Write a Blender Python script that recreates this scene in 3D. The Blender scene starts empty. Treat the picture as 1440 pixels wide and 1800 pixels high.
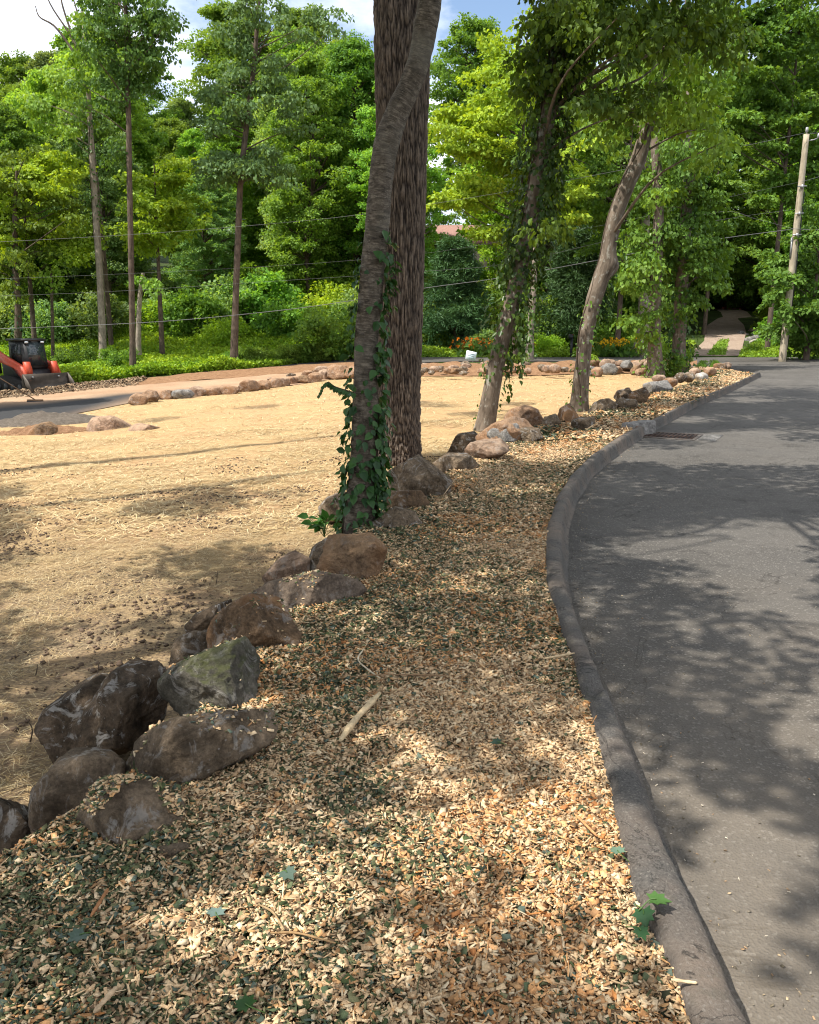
import bpy, math, random
import numpy as np
from mathutils import Vector, noise as mnoise
R = math.radians
sc = bpy.context.scene
col = sc.collection
rng = np.random.default_rng(7)
random.seed(7)

# ------------------------------------------------------------------ camera
CAM_H, PITCH, F = 1.65, R(12.6), 1480.0
cd = bpy.data.cameras.new('camera'); cam = bpy.data.objects.new('camera', cd); col.objects.link(cam)
cam.location = (0, 0, CAM_H); cam.rotation_euler = (R(90) - PITCH, 0, 0)
cd.sensor_fit = 'HORIZONTAL'; cd.sensor_width = 36; cd.lens = 36 * F / 1440
cd.clip_start = 0.05; cd.clip_end = 3000
sc.camera = cam
# ------------------------------------------------------------------ light
SUN_EL, SUN_AZ = R(58), R(203)            # azimuth measured from +X towards +Y: light comes from the left
S = np.array([math.cos(SUN_EL) * math.cos(SUN_AZ), math.cos(SUN_EL) * math.sin(SUN_AZ), math.sin(SUN_EL)])
sl = bpy.data.lights.new('sun', 'SUN'); sl.energy = 4.3; sl.angle = R(0.53); sl.color = (1, 0.945, 0.85)
so = bpy.data.objects.new('sun', sl); col.objects.link(so)
so.rotation_euler = Vector(S).to_track_quat('Z', 'Y').to_euler()
w = bpy.data.worlds.new('World'); sc.world = w; w.use_nodes = True
nt = w.node_tree; nt.nodes.clear()
sky = nt.nodes.new('ShaderNodeTexSky'); sky.sky_type = 'NISHITA'; sky.sun_disc = False
sky.sun_elevation = SUN_EL; sky.sun_rotation = math.atan2(S[0], S[1]); sky.air_density = 1.0; sky.dust_density = 1.2; sky.ozone_density = 1.0
tc = nt.nodes.new('ShaderNodeTexCoord'); mp = nt.nodes.new('ShaderNodeMapping'); mp.inputs['Scale'].default_value = (1, 1, 2.2)
mp.inputs['Location'].default_value = (0.35, 0.2, 0.3)
no = nt.nodes.new('ShaderNodeTexNoise'); no.inputs['Scale'].default_value = 3.2; no.inputs['Detail'].default_value = 9; no.inputs['Roughness'].default_value = 0.55
rp = nt.nodes.new('ShaderNodeValToRGB'); rp.color_ramp.elements[0].position = 0.38; rp.color_ramp.elements[1].position = 0.56
mx = nt.nodes.new('ShaderNodeMix'); mx.data_type = 'RGBA'; mx.inputs['B'].default_value = (8.6, 8.8, 9.2, 1)
bg = nt.nodes.new('ShaderNodeBackground'); bg.inputs['Strength'].default_value = 0.115
wo = nt.nodes.new('ShaderNodeOutputWorld')
L = nt.links.new
L(tc.outputs['Generated'], mp.inputs['Vector']); L(mp.outputs[0], no.inputs['Vector']); L(no.outputs['Fac'], rp.inputs['Fac'])
L(rp.outputs['Color'], mx.inputs['Factor']); L(sky.outputs[0], mx.inputs['A']); L(mx.outputs['Result'], bg.inputs['Color']); L(bg.outputs[0], wo.inputs[0])
vs = sc.view_settings; vs.view_transform = 'Standard'; vs.look = 'None'; vs.gamma = 1; vs.use_curve_mapping = False
vs.exposure = 0.9
cy = sc.cycles
cy.max_bounces = 5; cy.diffuse_bounces = 3; cy.glossy_bounces = 2; cy.transmission_bounces = 3; cy.transparent_max_bounces = 4
cy.sample_clamp_indirect = 4; cy.use_adaptive_sampling = False
cy.filter_width = 1.1
cy.caustics_reflective = False; cy.caustics_refractive = False

# ------------------------------------------------------------------ pixel rays (photograph space 1440 x 1800)
FW = np.array([0, math.cos(PITCH), -math.sin(PITCH)]); UP = np.array([0, math.sin(PITCH), math.cos(PITCH)]); RT = np.array([1., 0, 0])
CAM = np.array([0, 0, CAM_H])
def ray(px, py): return (px - 720) / F * RT + (900 - py) / F * UP + FW
def at(px, py, Y):
    d = ray(px, py); return CAM + d * (Y / d[1])
def gz(px, py, z):
    d = ray(px, py); return CAM + d * ((z - CAM_H) / d[2])
def proj(p):
    q = np.asarray(p, float) - CAM; z = q @ FW
    z = np.where(np.abs(z) < 1e-6, 1e-6, z)
    return 720 + F * (q @ RT) / z, 900 - F * (q @ UP) / z, z
def sst(a, b, x):
    t = np.clip((x - a) / (b - a), 0, 1); return t * t * (3 - 2 * t)
def hill(x, y):
    xc = np.interp(y, [45, 55, 75, 90], [17.5, 20.5, 27.5, 33]); q = sst(2.5, 9, np.abs(x - xc))
    ql = sst(2, -5, x) if False else 1 - sst(-5, 3, x)
    return 0.085 * np.clip(y - 50, 0, 120) + q * 0.10 * np.clip(y - 54, 0, 70) + ql * .17 * np.clip(y - 44, 0, 11) * sst(44, 47, y)
def H(x, y):
    x = np.asarray(x, float); y = np.asarray(y, float)
    hf = -0.38 + 0.05 * np.clip(x - 0.5, -22, 0)
    hs = -0.13 + 0.042 * np.clip(x - 2, -22, 0)
    k = sst(34, 41, y)
    return hf * (1 - k) + hs * k + hill(x, y) + 0.012 * np.sin(x * 1.3 + y * .7) * (1 - sst(33, 38, y))
def gnd(px, py):
    d = ray(px, py); t = 1.0
    for _ in range(4000):
        p = CAM + d * t
        if p[2] <= H(p[0], p[1]): break
        t += 0.02 + t * 0.002
        if t > 400: break
    lo, hi = t - 0.02 - t * .003, t
    for _ in range(25):
        m = (lo + hi) / 2; p = CAM + d * m
        if p[2] <= H(p[0], p[1]): hi = m
        else: lo = m
    return CAM + d * hi

# ------------------------------------------------------------------ objects helpers
def setp(o, label=None, cat=None, group=None, kind=None):
    if label: o['label'] = label
    if cat: o['category'] = cat
    if group: o['group'] = group
    if kind: o['kind'] = kind
    return o
def thing(name, label, cat, loc=(0, 0, 0), rz=0, group=None, scale=1):
    o = bpy.data.objects.new(name, None); col.objects.link(o); o.location = tuple(loc); o.rotation_euler = (0, 0, rz)
    o.scale = (scale,) * 3 if np.isscalar(scale) else tuple(scale); o.empty_display_size = .2
    return setp(o, label, cat, group)
def obj(name, me, parent=None, loc=None):
    o = bpy.data.objects.new(name, me); col.objects.link(o)
    if parent: o.parent = parent
    if loc is not None: o.location = tuple(loc)
    return o
def copy_tree(o, parent=None):
    c = o.copy(); col.objects.link(c); c.parent = parent
    for ch in o.children: copy_tree(ch, c)
    return c
def npmesh(name, V, faces, mat=None, colr=None, uv=None, smooth=False):
    """faces: list of (n,k) int arrays; colr per vertex (n,3)"""
    me = bpy.data.meshes.new(name)
    V = np.asarray(V, np.float32); faces = [np.asarray(f, np.int32) for f in faces if len(f)]
    me.vertices.add(len(V)); me.vertices.foreach_set('co', V.ravel())
    lv = np.concatenate([f.ravel() for f in faces]); tot = np.concatenate([np.full(len(f), f.shape[1], np.int32) for f in faces])
    st = np.concatenate([[0], np.cumsum(tot)[:-1]]).astype(np.int32)
    me.loops.add(len(lv)); me.loops.foreach_set('vertex_index', lv)
    me.polygons.add(len(tot)); me.polygons.foreach_set('loop_start', st)
    try: me.polygons.foreach_set('loop_total', tot)
    except Exception: pass
    if smooth: me.polygons.foreach_set('use_smooth', np.ones(len(tot), bool))
    if colr is not None:
        a = me.attributes.new('tint', 'FLOAT_COLOR', 'POINT')
        c = np.ones((len(V), 4), np.float32); c[:, :3] = colr; a.data.foreach_set('color', c.ravel())
    if uv is not None:
        a = me.attributes.new('along', 'FLOAT_VECTOR', 'POINT')
        u = np.zeros((len(V), 3), np.float32); u[:, :uv.shape[1]] = uv; a.data.foreach_set('vector', u.ravel())
    me.update(calc_edges=True); me.validate()
    if mat: me.materials.append(mat)
    return me
def unit(v):
    v = np.asarray(v, float); return v / np.maximum(np.linalg.norm(v, axis=-1, keepdims=True), 1e-9)
class MB:
    """collects vertices and polygons"""
    def __init__(s): s.V = []; s.Fq = []; s.Ft = []; s.n = 0; s.uv = []
    def add(s, V, Fq=(), Ft=(), uv=None):
        V = np.asarray(V, float); s.V.append(V)
        if len(Fq): s.Fq.append(np.asarray(Fq) + s.n)
        if len(Ft): s.Ft.append(np.asarray(Ft) + s.n)
        s.uv.append(uv if uv is not None else np.zeros((len(V), 3))); s.n += len(V)
    def box(s, c, d, rz=0, ry=0, taper=1.0):
        x, y, z = [q / 2 for q in d]
        V = np.array([[-x, -y, -z], [x, -y, -z], [x, y, -z], [-x, y, -z], [-x * taper, -y * taper, z], [x * taper, -y * taper, z], [x * taper, y * taper, z], [-x * taper, y * taper, z]])
        if ry: V = V @ np.array([[math.cos(ry), 0, -math.sin(ry)], [0, 1, 0], [math.sin(ry), 0, math.cos(ry)]])
        if rz: V = V @ np.array([[math.cos(rz), math.sin(rz), 0], [-math.sin(rz), math.cos(rz), 0], [0, 0, 1]])
        s.add(V + np.array(c), [[3, 2, 1, 0], [4, 5, 6, 7], [0, 1, 5, 4], [1, 2, 6, 5], [2, 3, 7, 6], [3, 0, 4, 7]])
    def prism(s, pts, y0, y1, axis='y'):
        """polygon in x,z extruded along y"""
        n = len(pts); V = [(p[0], y0, p[1]) for p in pts] + [(p[0], y1, p[1]) for p in pts]
        if axis == 'x': V = [(v[1], v[0], v[2]) for v in V]
        s.add(V, [[i, (i + 1) % n, n + (i + 1) % n, n + i] for i in range(n)])
        s.Fn = getattr(s, 'Fn', []); base = s.n - 2 * n
        c0 = np.mean(np.array(V)[:n], 0); c1 = np.mean(np.array(V)[n:], 0)
        s.add([c0, c1]); k = s.n - 2
        s.Ft.append(np.array([[base + (i + 1) % n, base + i, k] for i in range(n)] + [[base + n + i, base + n + (i + 1) % n, k + 1] for i in range(n)]))
    def tube(s, P, r, seg=8, cap=True):
        V, Fq, uv = tube_geo(P, r, seg); k0 = s.n; s.add(V, Fq, uv=uv)
        if cap:
            P = np.asarray(P, float); s.add([P[0], P[-1]]); k = s.n - 2; e = k0 + (len(P) - 1) * (seg + 1)
            s.Ft.append(np.array([[k0 + i, k0 + i + 1, k] for i in range(seg)] + [[e + i + 1, e + i, k + 1] for i in range(seg)]))
    def mesh(s, name, mat, smooth=False, colr=None):
        F_ = []
        if s.Fq: F_.append(np.vstack(s.Fq))
        if s.Ft: F_.append(np.vstack(s.Ft))
        return npmesh(name, np.vstack(s.V), F_, mat, uv=np.vstack(s.uv), smooth=smooth, colr=colr)
def spline(P, n):
    P = np.asarray(P, float); m = len(P)
    if m == 2: return P[0] + (P[1] - P[0]) * np.linspace(0, 1, n)[:, None]
    E = np.vstack([2 * P[0] - P[1], P, 2 * P[-1] - P[-2]])
    t = np.linspace(0, m - 1 - 1e-6, n); i = t.astype(int); f = (t - i)[:, None]
    a, b, c, d = E[i], E[i + 1], E[i + 2], E[i + 3]
    return .5 * (2 * b + (c - a) * f + (2 * a - 5 * b + 4 * c - d) * f ** 2 + (3 * b - a - 3 * c + d) * f ** 3)
def tube_geo(P, r, seg):
    P = np.asarray(P, float); n = len(P); r = np.broadcast_to(np.asarray(r, float), (n,))
    T = unit(np.gradient(P, axis=0)); ref = np.array([0.0, 1, 0]) if abs(T[0][1]) < .8 else np.array([1., 0, 0])
    A = unit(np.cross(T, ref)); B = np.cross(T, A)
    th = np.linspace(0, 2 * np.pi, seg + 1)
    ring = A[:, None, :] * np.cos(th)[None, :, None] + B[:, None, :] * np.sin(th)[None, :, None]
    V = P[:, None, :] + ring * r[:, None, None]
    i = np.arange(n - 1)[:, None] * (seg + 1) + np.arange(seg)[None, :]
    Fq = np.stack([i, i + 1, i + seg + 2, i + seg + 1], -1).reshape(-1, 4)[:, ::-1]
    Ls = np.concatenate([[0], np.cumsum(np.linalg.norm(np.diff(P, axis=0), axis=1))])
    uv = np.stack([np.broadcast_to(np.cos(th)[None, :], (n, seg + 1)) * r[:, None], np.broadcast_to(np.sin(th)[None, :], (n, seg + 1)) * r[:, None], np.broadcast_to(Ls[:, None], (n, seg + 1))], -1)
    return V.reshape(-1, 3), Fq, uv.reshape(-1, 3)

# ------------------------------------------------------------------ materials
class M:
    def __init__(s, name, rough=.8, spec=.3):
        s.m = bpy.data.materials.new(name); s.m.use_nodes = True; s.t = s.m.node_tree; s.t.nodes.clear()
        s.o = s.n('OutputMaterial'); s.b = s.n('BsdfPrincipled'); s.L(s.b.outputs[0], s.o.inputs[0])
        s.b.inputs['Roughness'].default_value = rough; s.b.inputs['Specular IOR Level'].default_value = spec
    def n(s, t): return s.t.nodes.new('ShaderNode' + t)
    def L(s, a, b): s.t.links.new(a, b)
    def coord(s, scale=1, which='Object'):
        tc = s.n('TexCoord'); mp = s.n('Mapping'); s.L(tc.outputs[which], mp.inputs[0])
        mp.inputs['Scale'].default_value = scale if not np.isscalar(scale) else (scale,) * 3; return mp.outputs[0]
    def world(s, scale=1):
        g = s.n('NewGeometry'); mp = s.n('Mapping'); s.L(g.outputs['Position'], mp.inputs[0])
        mp.inputs['Scale'].default_value = scale if not np.isscalar(scale) else (scale,) * 3; return mp.outputs[0]
    def attr(s, name, vec=False):
        a = s.n('Attribute'); a.attribute_name = name; return a.outputs['Vector' if vec else 'Color']
    def mapped(s, v, scale):
        mp = s.n('Mapping'); s.L(v, mp.inputs[0]); mp.inputs['Scale'].default_value = scale; return mp.outputs[0]
    def noise(s, vec, scale, detail=4, rough=.55, dist=0):
        n = s.n('TexNoise'); n.inputs['Scale'].default_value = scale; n.inputs['Detail'].default_value = detail; n.inputs['Roughness'].default_value = rough
        n.inputs['Distortion'].default_value = dist; s.L(vec, n.inputs['Vector']); return n.outputs['Fac']
    def vor(s, vec, scale, feat='F1', out='Distance'):
        n = s.n('TexVoronoi'); n.feature = feat; n.inputs['Scale'].default_value = scale; s.L(vec, n.inputs['Vector']); return n.outputs[out]
    def ramp(s, fac, stops):
        r = s.n('ValToRGB'); e = r.color_ramp.elements
        while len(e) < len(stops): e.new(.5)
        for el, (p, c) in zip(e, stops): el.position = p; el.color = (*c, 1) if not np.isscalar(c) else (c, c, c, 1)
        s.L(fac, r.inputs[0]); return r.outputs[0]
    def mix(s, fac, a, b, mode='MIX'):
        n = s.n('Mix'); n.data_type = 'RGBA'; n.blend_type = mode
        for sock, v in ((n.inputs['Factor'], fac), (n.inputs['A'], a), (n.inputs['B'], b)):
            if isinstance(v, bpy.types.NodeSocket): s.L(v, sock)
            elif np.isscalar(v): sock.default_value = v
            else: sock.default_value = (*v, 1)
        return n.outputs['Result']
    def math(s, op, a, b=0, c=0):
        n = s.n('Math'); n.operation = op
        for i, v in enumerate((a, b, c)):
            if isinstance(v, bpy.types.NodeSocket): s.L(v, n.inputs[i])
            else: n.inputs[i].default_value = v
        return n.outputs[0]
    def sep(s, v):
        n = s.n('SeparateXYZ'); s.L(v, n.inputs[0]); return n.outputs
    def color(s, c):
        if isinstance(c, bpy.types.NodeSocket): s.L(c, s.b.inputs['Base Color'])
        else: s.b.inputs['Base Color'].default_value = (*c, 1)
    def bump(s, h, dist=.02, strength=1):
        n = s.n('Bump'); n.inputs['Distance'].default_value = dist; n.inputs['Strength'].default_value = strength
        s.L(h, n.inputs['Height']); s.L(n.outputs[0], s.b.inputs['Normal'])
    def rand(s): return s.n('ObjectInfo').outputs['Random']

def leaf_mat(name, trans=.46, vary=.25, hue=.02, sat=1.0, rough=.55):
    m = M(name, rough, .2)
    a = m.attr('tint'); r = m.rand()
    hs = m.n('HueSaturation'); m.L(a, hs.inputs['Color']); hs.inputs['Saturation'].default_value = sat
    v = m.math('MULTIPLY_ADD', r, vary * 2, 1 - vary); m.L(v, hs.inputs['Value'])
    h = m.math('MULTIPLY_ADD', m.math('FRACT', m.math('MULTIPLY', r, 7.31)), hue * 2, .5 - hue); m.L(h, hs.inputs['Hue'])
    m.color(hs.outputs[0])
    t = m.n('BsdfTranslucent'); tcol = m.mix(1.0, hs.outputs[0], (1.55, 1.35, .45), 'MULTIPLY'); m.L(tcol, t.inputs['Color'])
    x = m.n('MixShader'); x.inputs[0].default_value = trans; m.L(m.b.outputs[0], x.inputs[1]); m.L(t.outputs[0], x.inputs[2]); m.L(x.outputs[0], m.o.inputs[0])
    return m.m
LEAF = leaf_mat('forest_leaf'); LEAF_NEAR = leaf_mat('near_leaf', .35, .06, .006); IVY = leaf_mat('vine_leaf', .25, .08, .008, rough=.35)
FERN = leaf_mat('undergrowth_leaf', .35, .05, .005); NEEDLE = leaf_mat('needle', .15, .1, .01)

def bark(name, c0, c1, vs=(26, 26, 4), bumpd=.012, lich=None, detail=6):
    m = M(name, .9, .15); v = m.attr('along', True); v2 = m.mapped(v, vs)
    n = m.noise(v2, 1, detail, .6, .6); n2 = m.noise(v, 3, 3)
    c = m.ramp(n, [(.3, c0), (.68, c1)])
    c = m.mix(m.ramp(n2, [(.4, 0.0), (.75, .55)]), c, tuple(x * 1.35 for x in c1))
    if lich: c = m.mix(m.ramp(m.noise(m.mapped(v, (9, 9, 5)), 1.4, 5), [(.56, 0.0), (.66, .7)]), c, lich)
    m.color(c); m.bump(n, bumpd); return m.m
BARK_DARK = bark('bark_brown', (.035, .026, .02), (.14, .105, .08))
BARK_PALE = bark('bark_grey', (.12, .095, .075), (.33, .28, .225))
BARK_VINE = bark('bark_tan', (.05, .038, .028), (.175, .14, .108), (14, 14, 3), .02, (.30, .29, .25))
BARK_LIMB = bark('bark_limb', (.03, .022, .016), (.10, .075, .055))
def cherry_mat():
    m = M('bark_cherry', .75, .25); v = m.attr('along', True)
    n = m.math('ADD', m.math('MULTIPLY', m.noise(m.mapped(v, (9, 9, 90)), 1, 6, .7, 1.2), .5), m.math('MULTIPLY', m.noise(m.mapped(v, (16, 16, 30)), 1, 6, .65), .5)); n2 = m.noise(m.mapped(v, (20, 20, 9)), 1, 5); n3 = m.noise(v, 2.2, 4)
    c = m.ramp(n, [(.38, (.022, .017, .013)), (.49, (.095, .076, .058)), (.60, (.22, .185, .145))])
    c = m.mix(m.ramp(n2, [(.45, 0.0), (.7, .6)]), c, (.06, .05, .038))
    c = m.mix(m.ramp(n3, [(.5, 0.0), (.66, .5)]), c, (.15, .14, .115))
    c = m.mix(m.ramp(m.vor(m.mapped(v, (30, 30, 90)), .6), [(.08, .8), (.16, 0.0)]), c, (.24, .21, .17))
    m.color(c); m.bump(m.math('ADD', n, m.math('MULTIPLY', n2, .9)), .02); return m.m
BARK_CHERRY = cherry_mat()
def oak_mat():
    m = M('bark_oak', .92, .12); v = m.attr('along', True)
    c = m.attr('tint'); n = m.noise(m.mapped(v, (60, 60, 22)), 1, 5, .65)
    m.color(m.mix(1.0, c, m.ramp(n, [(.25, .55), (.75, 1.35)]), 'MULTIPLY')); m.bump(n, .008); return m.m
BARK_OAK = oak_mat()

def rock_mat(name, ca, cb, lich=(.42, .40, .37), lamt=.5, moss=0.0, dust=None, orange=0.0):
    m = M(name, .85, .2); v = m.coord(1); r = m.rand()
    v = m.mix(1.0, v, (3.1, 1.7, 2.3), 'ADD')
    o = m.n('ObjectInfo'); vv = m.n('VectorMath'); vv.operation = 'ADD'; m.L(m.coord(1), vv.inputs[0]); m.L(o.outputs['Location'], vv.inputs[1]); v = vv.outputs[0]
    n = m.noise(v, 5, 10, .68, .7); n2 = m.noise(v, 26, 8, .78); n3 = m.noise(v, 2.2, 3)
    c = m.ramp(n, [(.34, tuple(q * .75 for q in ca)), (.62, tuple(q * 1.1 for q in cb))])
    c = m.mix(1.0, c, m.ramp(n2, [(.3, .55), (.7, 1.4)]), 'MULTIPLY')
    c = m.mix(1.0, c, m.ramp(m.noise(v, 70, 5, .8), [(.3, .6), (.7, 1.35)]), 'MULTIPLY'); c = m.mix(m.ramp(m.noise(m.mapped(v, (3, 3, 14)), 1.3, 6, .7, .4), [(.3, .55), (.48, 0.0)]), c, tuple(q * .45 for q in ca))
    if orange: c = m.mix(m.ramp(n3, [(.48, 0.0), (.6, orange)]), c, (.30, .15, .065))
    c = m.mix(m.ramp(m.noise(v, 7, 9, .72, 1.2), [(.535, 0.0), (.60, lamt)]), c, lich)
    sp = m.ramp(m.vor(v, 26), [(.06, lamt), (.14, 0.0)]); c = m.mix(m.math('MULTIPLY', sp, m.ramp(n3, [(.5, 0.0), (.6, 1.0)])), c, lich)
    g = m.n('NewGeometry'); nz = m.sep(g.outputs['Normal'])[2]
    if moss: c = m.mix(m.math('MULTIPLY', m.ramp(nz, [(.25, 0.0), (.7, 1.0)]), m.ramp(m.noise(v, 6, 6), [(.42, 0.0), (.58, moss)])), c, (.075, .085, .022))
    if dust: c = m.mix(m.math('MULTIPLY', m.ramp(nz, [(.3, 0.0), (.85, .75)]), m.ramp(n, [(.35, 0.2), (.6, 1.0)])), c, dust)
    m.color(c); m.bump(m.math('ADD', n, m.math('MULTIPLY', n2, .7)), .05, 1.0); return m.m
ROCKS = {
 'brown': rock_mat('rock_brown', (.075, .052, .032), (.235, .175, .118), lamt=.5),
 'dark': rock_mat('rock_dark', (.045, .032, .02), (.15, .108, .072), lamt=.7),
 'rust': rock_mat('rock_rust', (.06, .038, .022), (.22, .14, .08), lamt=.4, orange=.5),
 'moss': rock_mat('rock_moss', (.05, .047, .036), (.165, .15, .12), lamt=.5, moss=.7),
 'slab': rock_mat('rock_slab', (.07, .052, .04), (.19, .145, .11), lamt=.25, dust=(.20, .145, .10)),
 'soil': rock_mat('rock_soil', (.085, .052, .03), (.25, .16, .095), lamt=.2, dust=(.26, .165, .09), orange=.4),
 'orange': rock_mat('rock_orange', (.15, .085, .05), (.32, .205, .13), lamt=.3, dust=(.34, .22, .135), orange=.4),
 'pink': rock_mat('rock_pink', (.17, .105, .07), (.34, .235, .165), lamt=.35, dust=(.36, .255, .175)),
 'grey': rock_mat('rock_grey', (.12, .115, .11), (.27, .255, .235), lamt=.5),
 'white': rock_mat('rock_white', (.25, .22, .19), (.46, .43, .385), lamt=.4),
 'dome': rock_mat('rock_dome', (.22, .135, .09), (.36, .24, .165), lamt=.15, dust=(.42, .29, .19)),
}
def flat_mat(name, c, rough=.6, spec=.4, metal=0, nscale=9, amt=.35):
    m = M(name, rough, spec); m.b.inputs['Metallic'].default_value = metal
    n = m.noise(m.coord(1), nscale, 6, .6); m.color(m.mix(1.0, c, m.ramp(n, [(.3, 1 - amt), (.7, 1 + amt * .5)]), 'MULTIPLY')); m.bump(n, .004, .5); return m.m

def field_mat():
    m = M('straw_ground', .95, .1); p = m.world(1)
    big = m.noise(p, .35, 4); mid = m.noise(p, 1.6, 6, .62); fine = m.noise(m.mapped(p, (1, 1, 1)), 38, 6, .7)
    st = m.noise(m.mapped(p, (9, 60, 1)), 1, 4, .6, 1.2); st2 = m.noise(m.mapped(p, (55, 12, 1)), 1, 4, .6, 1.2)
    c = m.ramp(m.math('MULTIPLY_ADD', st, .5, m.math('MULTIPLY', st2, .5)), [(.34, (.34, .22, .10)), (.52, (.51, .35, .175)), (.7, (.63, .475, .275))])
    yy = m.sep(p)[1]; xx = m.sep(p)[0]
    near = m.ramp(m.math('MULTIPLY', yy, .05), [(.35, 1.0), (.66, 0.0)])
    dirt = m.math('MULTIPLY', m.ramp(mid, [(.30, 0.1), (.5, 1.0)]), m.ramp(fine, [(.44, 0.1), (.56, 1.0)]))
    dirt = m.math('MULTIPLY', dirt, m.math('MULTIPLY_ADD', near, .85, .14))
    c = m.mix(dirt, c, (.105, .072, .045))
    c = m.mix(m.ramp(m.noise(p, .8, 5), [(.45, 0.0), (.66, .55)]), c, (.46, .275, .15))
    c = m.mix(m.math('MULTIPLY', m.ramp(m.math('MULTIPLY', yy, .1), [(.55, .62), (1.05, 0.0)]), m.ramp(m.noise(p, 2.4, 5, .6), [(.3, .5), (.6, 1.0)])), c, (.235, .185, .125))
    m.color(c); m.bump(m.math('ADD', m.math('MULTIPLY', mid, 2.0), m.math('ADD', st, fine)), .03, .9); return m.m
def asphalt_mat(name, dusty=.5, dark=(.030, .0288, .0275), lite=(.090, .084, .077), dust=(.20, .165, .125)):
    m = M(name, .85, .25); p = m.world(1)
    ag = m.vor(p, 95, out='Color'); n = m.noise(p, 1.1, 6, .6); f = m.noise(p, 120, 3, .7); b = m.noise(p, .45, 5, .6)
    c = m.mix(m.ramp(f, [(.3, 0.0), (.7, 1.0)]), dark, lite)
    c = m.mix(m.ramp(m.sep(ag)[0], [(.86, 0.0), (.96, .55)]), c, (.24, .225, .20))
    c = m.mix(m.ramp(b, [(.38, 0.0), (.68, .5)]), c, tuple(q * 1.4 for q in lite))
    c = m.mix(m.ramp(m.noise(p, 2.6, 7, .7), [(.52, 0.0), (.7, .55)]), c, tuple(q * .55 for q in dark)); c = m.mix(m.ramp(m.math('ABSOLUTE', m.math('SUBTRACT', m.noise(p, .42, 6, .6, .9), .5)), [(.0, .8), (.0035, 0.0)]), c, (.012, .012, .012))
    xx = m.sep(p)[0]; yy = m.sep(p)[1]
    u = m.ramp(m.math('MULTIPLY', yy, .1), [(.22, 1.0), (.62, 0.0)])
    c = m.mix(m.math('MULTIPLY', m.math('MULTIPLY', m.math('MULTIPLY_ADD', u, .75, .12), m.ramp(n, [(.3, .35), (.6, 1.0)])), dusty), c, dust)
    m.color(c); m.bump(m.math('ADD', f, m.math('MULTIPLY', m.vor(p, 95), .8)), .006, .8); return m.m
FIELD = field_mat(); ASPHALT = asphalt_mat('asphalt', .62)
def floor_mat():
    m = M('forest_floor', .95, .1); p = m.world(1); n = m.noise(p, .7, 6, .65); f = m.noise(p, 9, 6, .7)
    c = m.ramp(n, [(.35, (.035, .04, .015)), (.6, (.06, .10, .022))]); c = m.mix(1.0, c, m.ramp(f, [(.3, .5), (.7, 1.4)]), 'MULTIPLY')
    m.color(c); m.bump(f, .1); return m.m
FLOOR = floor_mat()
def soil_mat(name, a, b, sc_=6):
    m = M(name, .95, .1); p = m.world(1); n = m.noise(p, sc_, 8, .7); f = m.noise(p, sc_ * 7, 5, .7)
    c = m.mix(1.0, m.ramp(n, [(.3, a), (.7, b)]), m.ramp(f, [(.3, .6), (.7, 1.3)]), 'MULTIPLY'); m.color(c); m.bump(m.math('ADD', n, f), .06); return m.m
SOIL = soil_mat('red_soil', (.20, .105, .055), (.42, .25, .14)); MULCHBASE = soil_mat('mulch_bed', (.06, .04, .022), (.19, .125, .066), 14)
DEBRIS = soil_mat('leaf_debris', (.07, .045, .025), (.24, .16, .09), 8); DUST = soil_mat('dirt_drive', (.26, .19, .145), (.42, .33, .26), 2)
GRAVEL = soil_mat('grey_sand', (.13, .11, .09), (.27, .225, .18), 12)
tint = M('tinted_chips', .85, .2); tint.color(tint.mix(1.0, tint.attr('tint'), tint.ramp(tint.noise(tint.world(1), 160, 3), [(.3, .75), (.7, 1.15)]), 'MULTIPLY')); CHIP = tint.m

# ------------------------------------------------------------------ polylines read from the photograph
def poly_pts(px, z=None): return np.array([gnd(*p) if z is None else gz(p[0], p[1], z) for p in px])
def resample(P, n):
    P = np.asarray(P, float); d = np.concatenate([[0], np.cumsum(np.linalg.norm(np.diff(P, axis=0), axis=1))])
    t = np.linspace(0, d[-1], n); return np.stack([np.interp(t, d, P[:, k]) for k in range(P.shape[1])], -1)
def by_y(P, ys):  # resample by the y coordinate
    P = np.asarray(P, float); o = np.argsort(P[:, 1]); P = P[o]; return np.stack([np.interp(ys, P[:, 1], P[:, 0]), ys], -1)
KL = poly_pts([(1210, 1800), (1185, 1710), (1150, 1640), (1110, 1560), (1090, 1480), (1072, 1390), (1048, 1320), (1030, 1250), (1010, 1170), (985, 1100), (965, 1040), (957, 980), (960, 930), (975, 880), (1000, 840), (1040, 800), (1085, 770), (1110, 757), (1150, 737), (1200, 713), (1250, 692), (1290, 675), (1328, 657)], 0.02)
KR = poly_pts([(1308, 1800), (1262, 1690), (1215, 1590), (1175, 1500), (1150, 1430), (1120, 1350), (1085, 1260), (1050, 1190), (1025, 1130), (1005, 1060), (997, 1000), (1000, 930), (1015, 880), (1045, 835), (1088, 800), (1122, 775), (1140, 763), (1170, 747), (1222, 716), (1282, 690), (1340, 661)], -0.12)
def extend_back(P):
    d = unit(P[0] - P[2]); return np.vstack([P[0] + d * 4, P[0] + d * 2, P])
KL = extend_back(KL); KR = extend_back(KR)
ML = poly_pts([(0, 1560), (130, 1490), (300, 1385), (420, 1265), (500, 1180), (540, 1100), (620, 1050), (675, 985), (680, 915), (760, 880), (790, 850), (850, 812), (900, 780), (960, 752), (1040, 735), (1100, 712), (1180, 690), (1240, 672), (1290, 655)], 0.0)
ML = np.vstack([[-2.6, -2.5, 0], [-1.9, 0.0, 0], ML])
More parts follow.
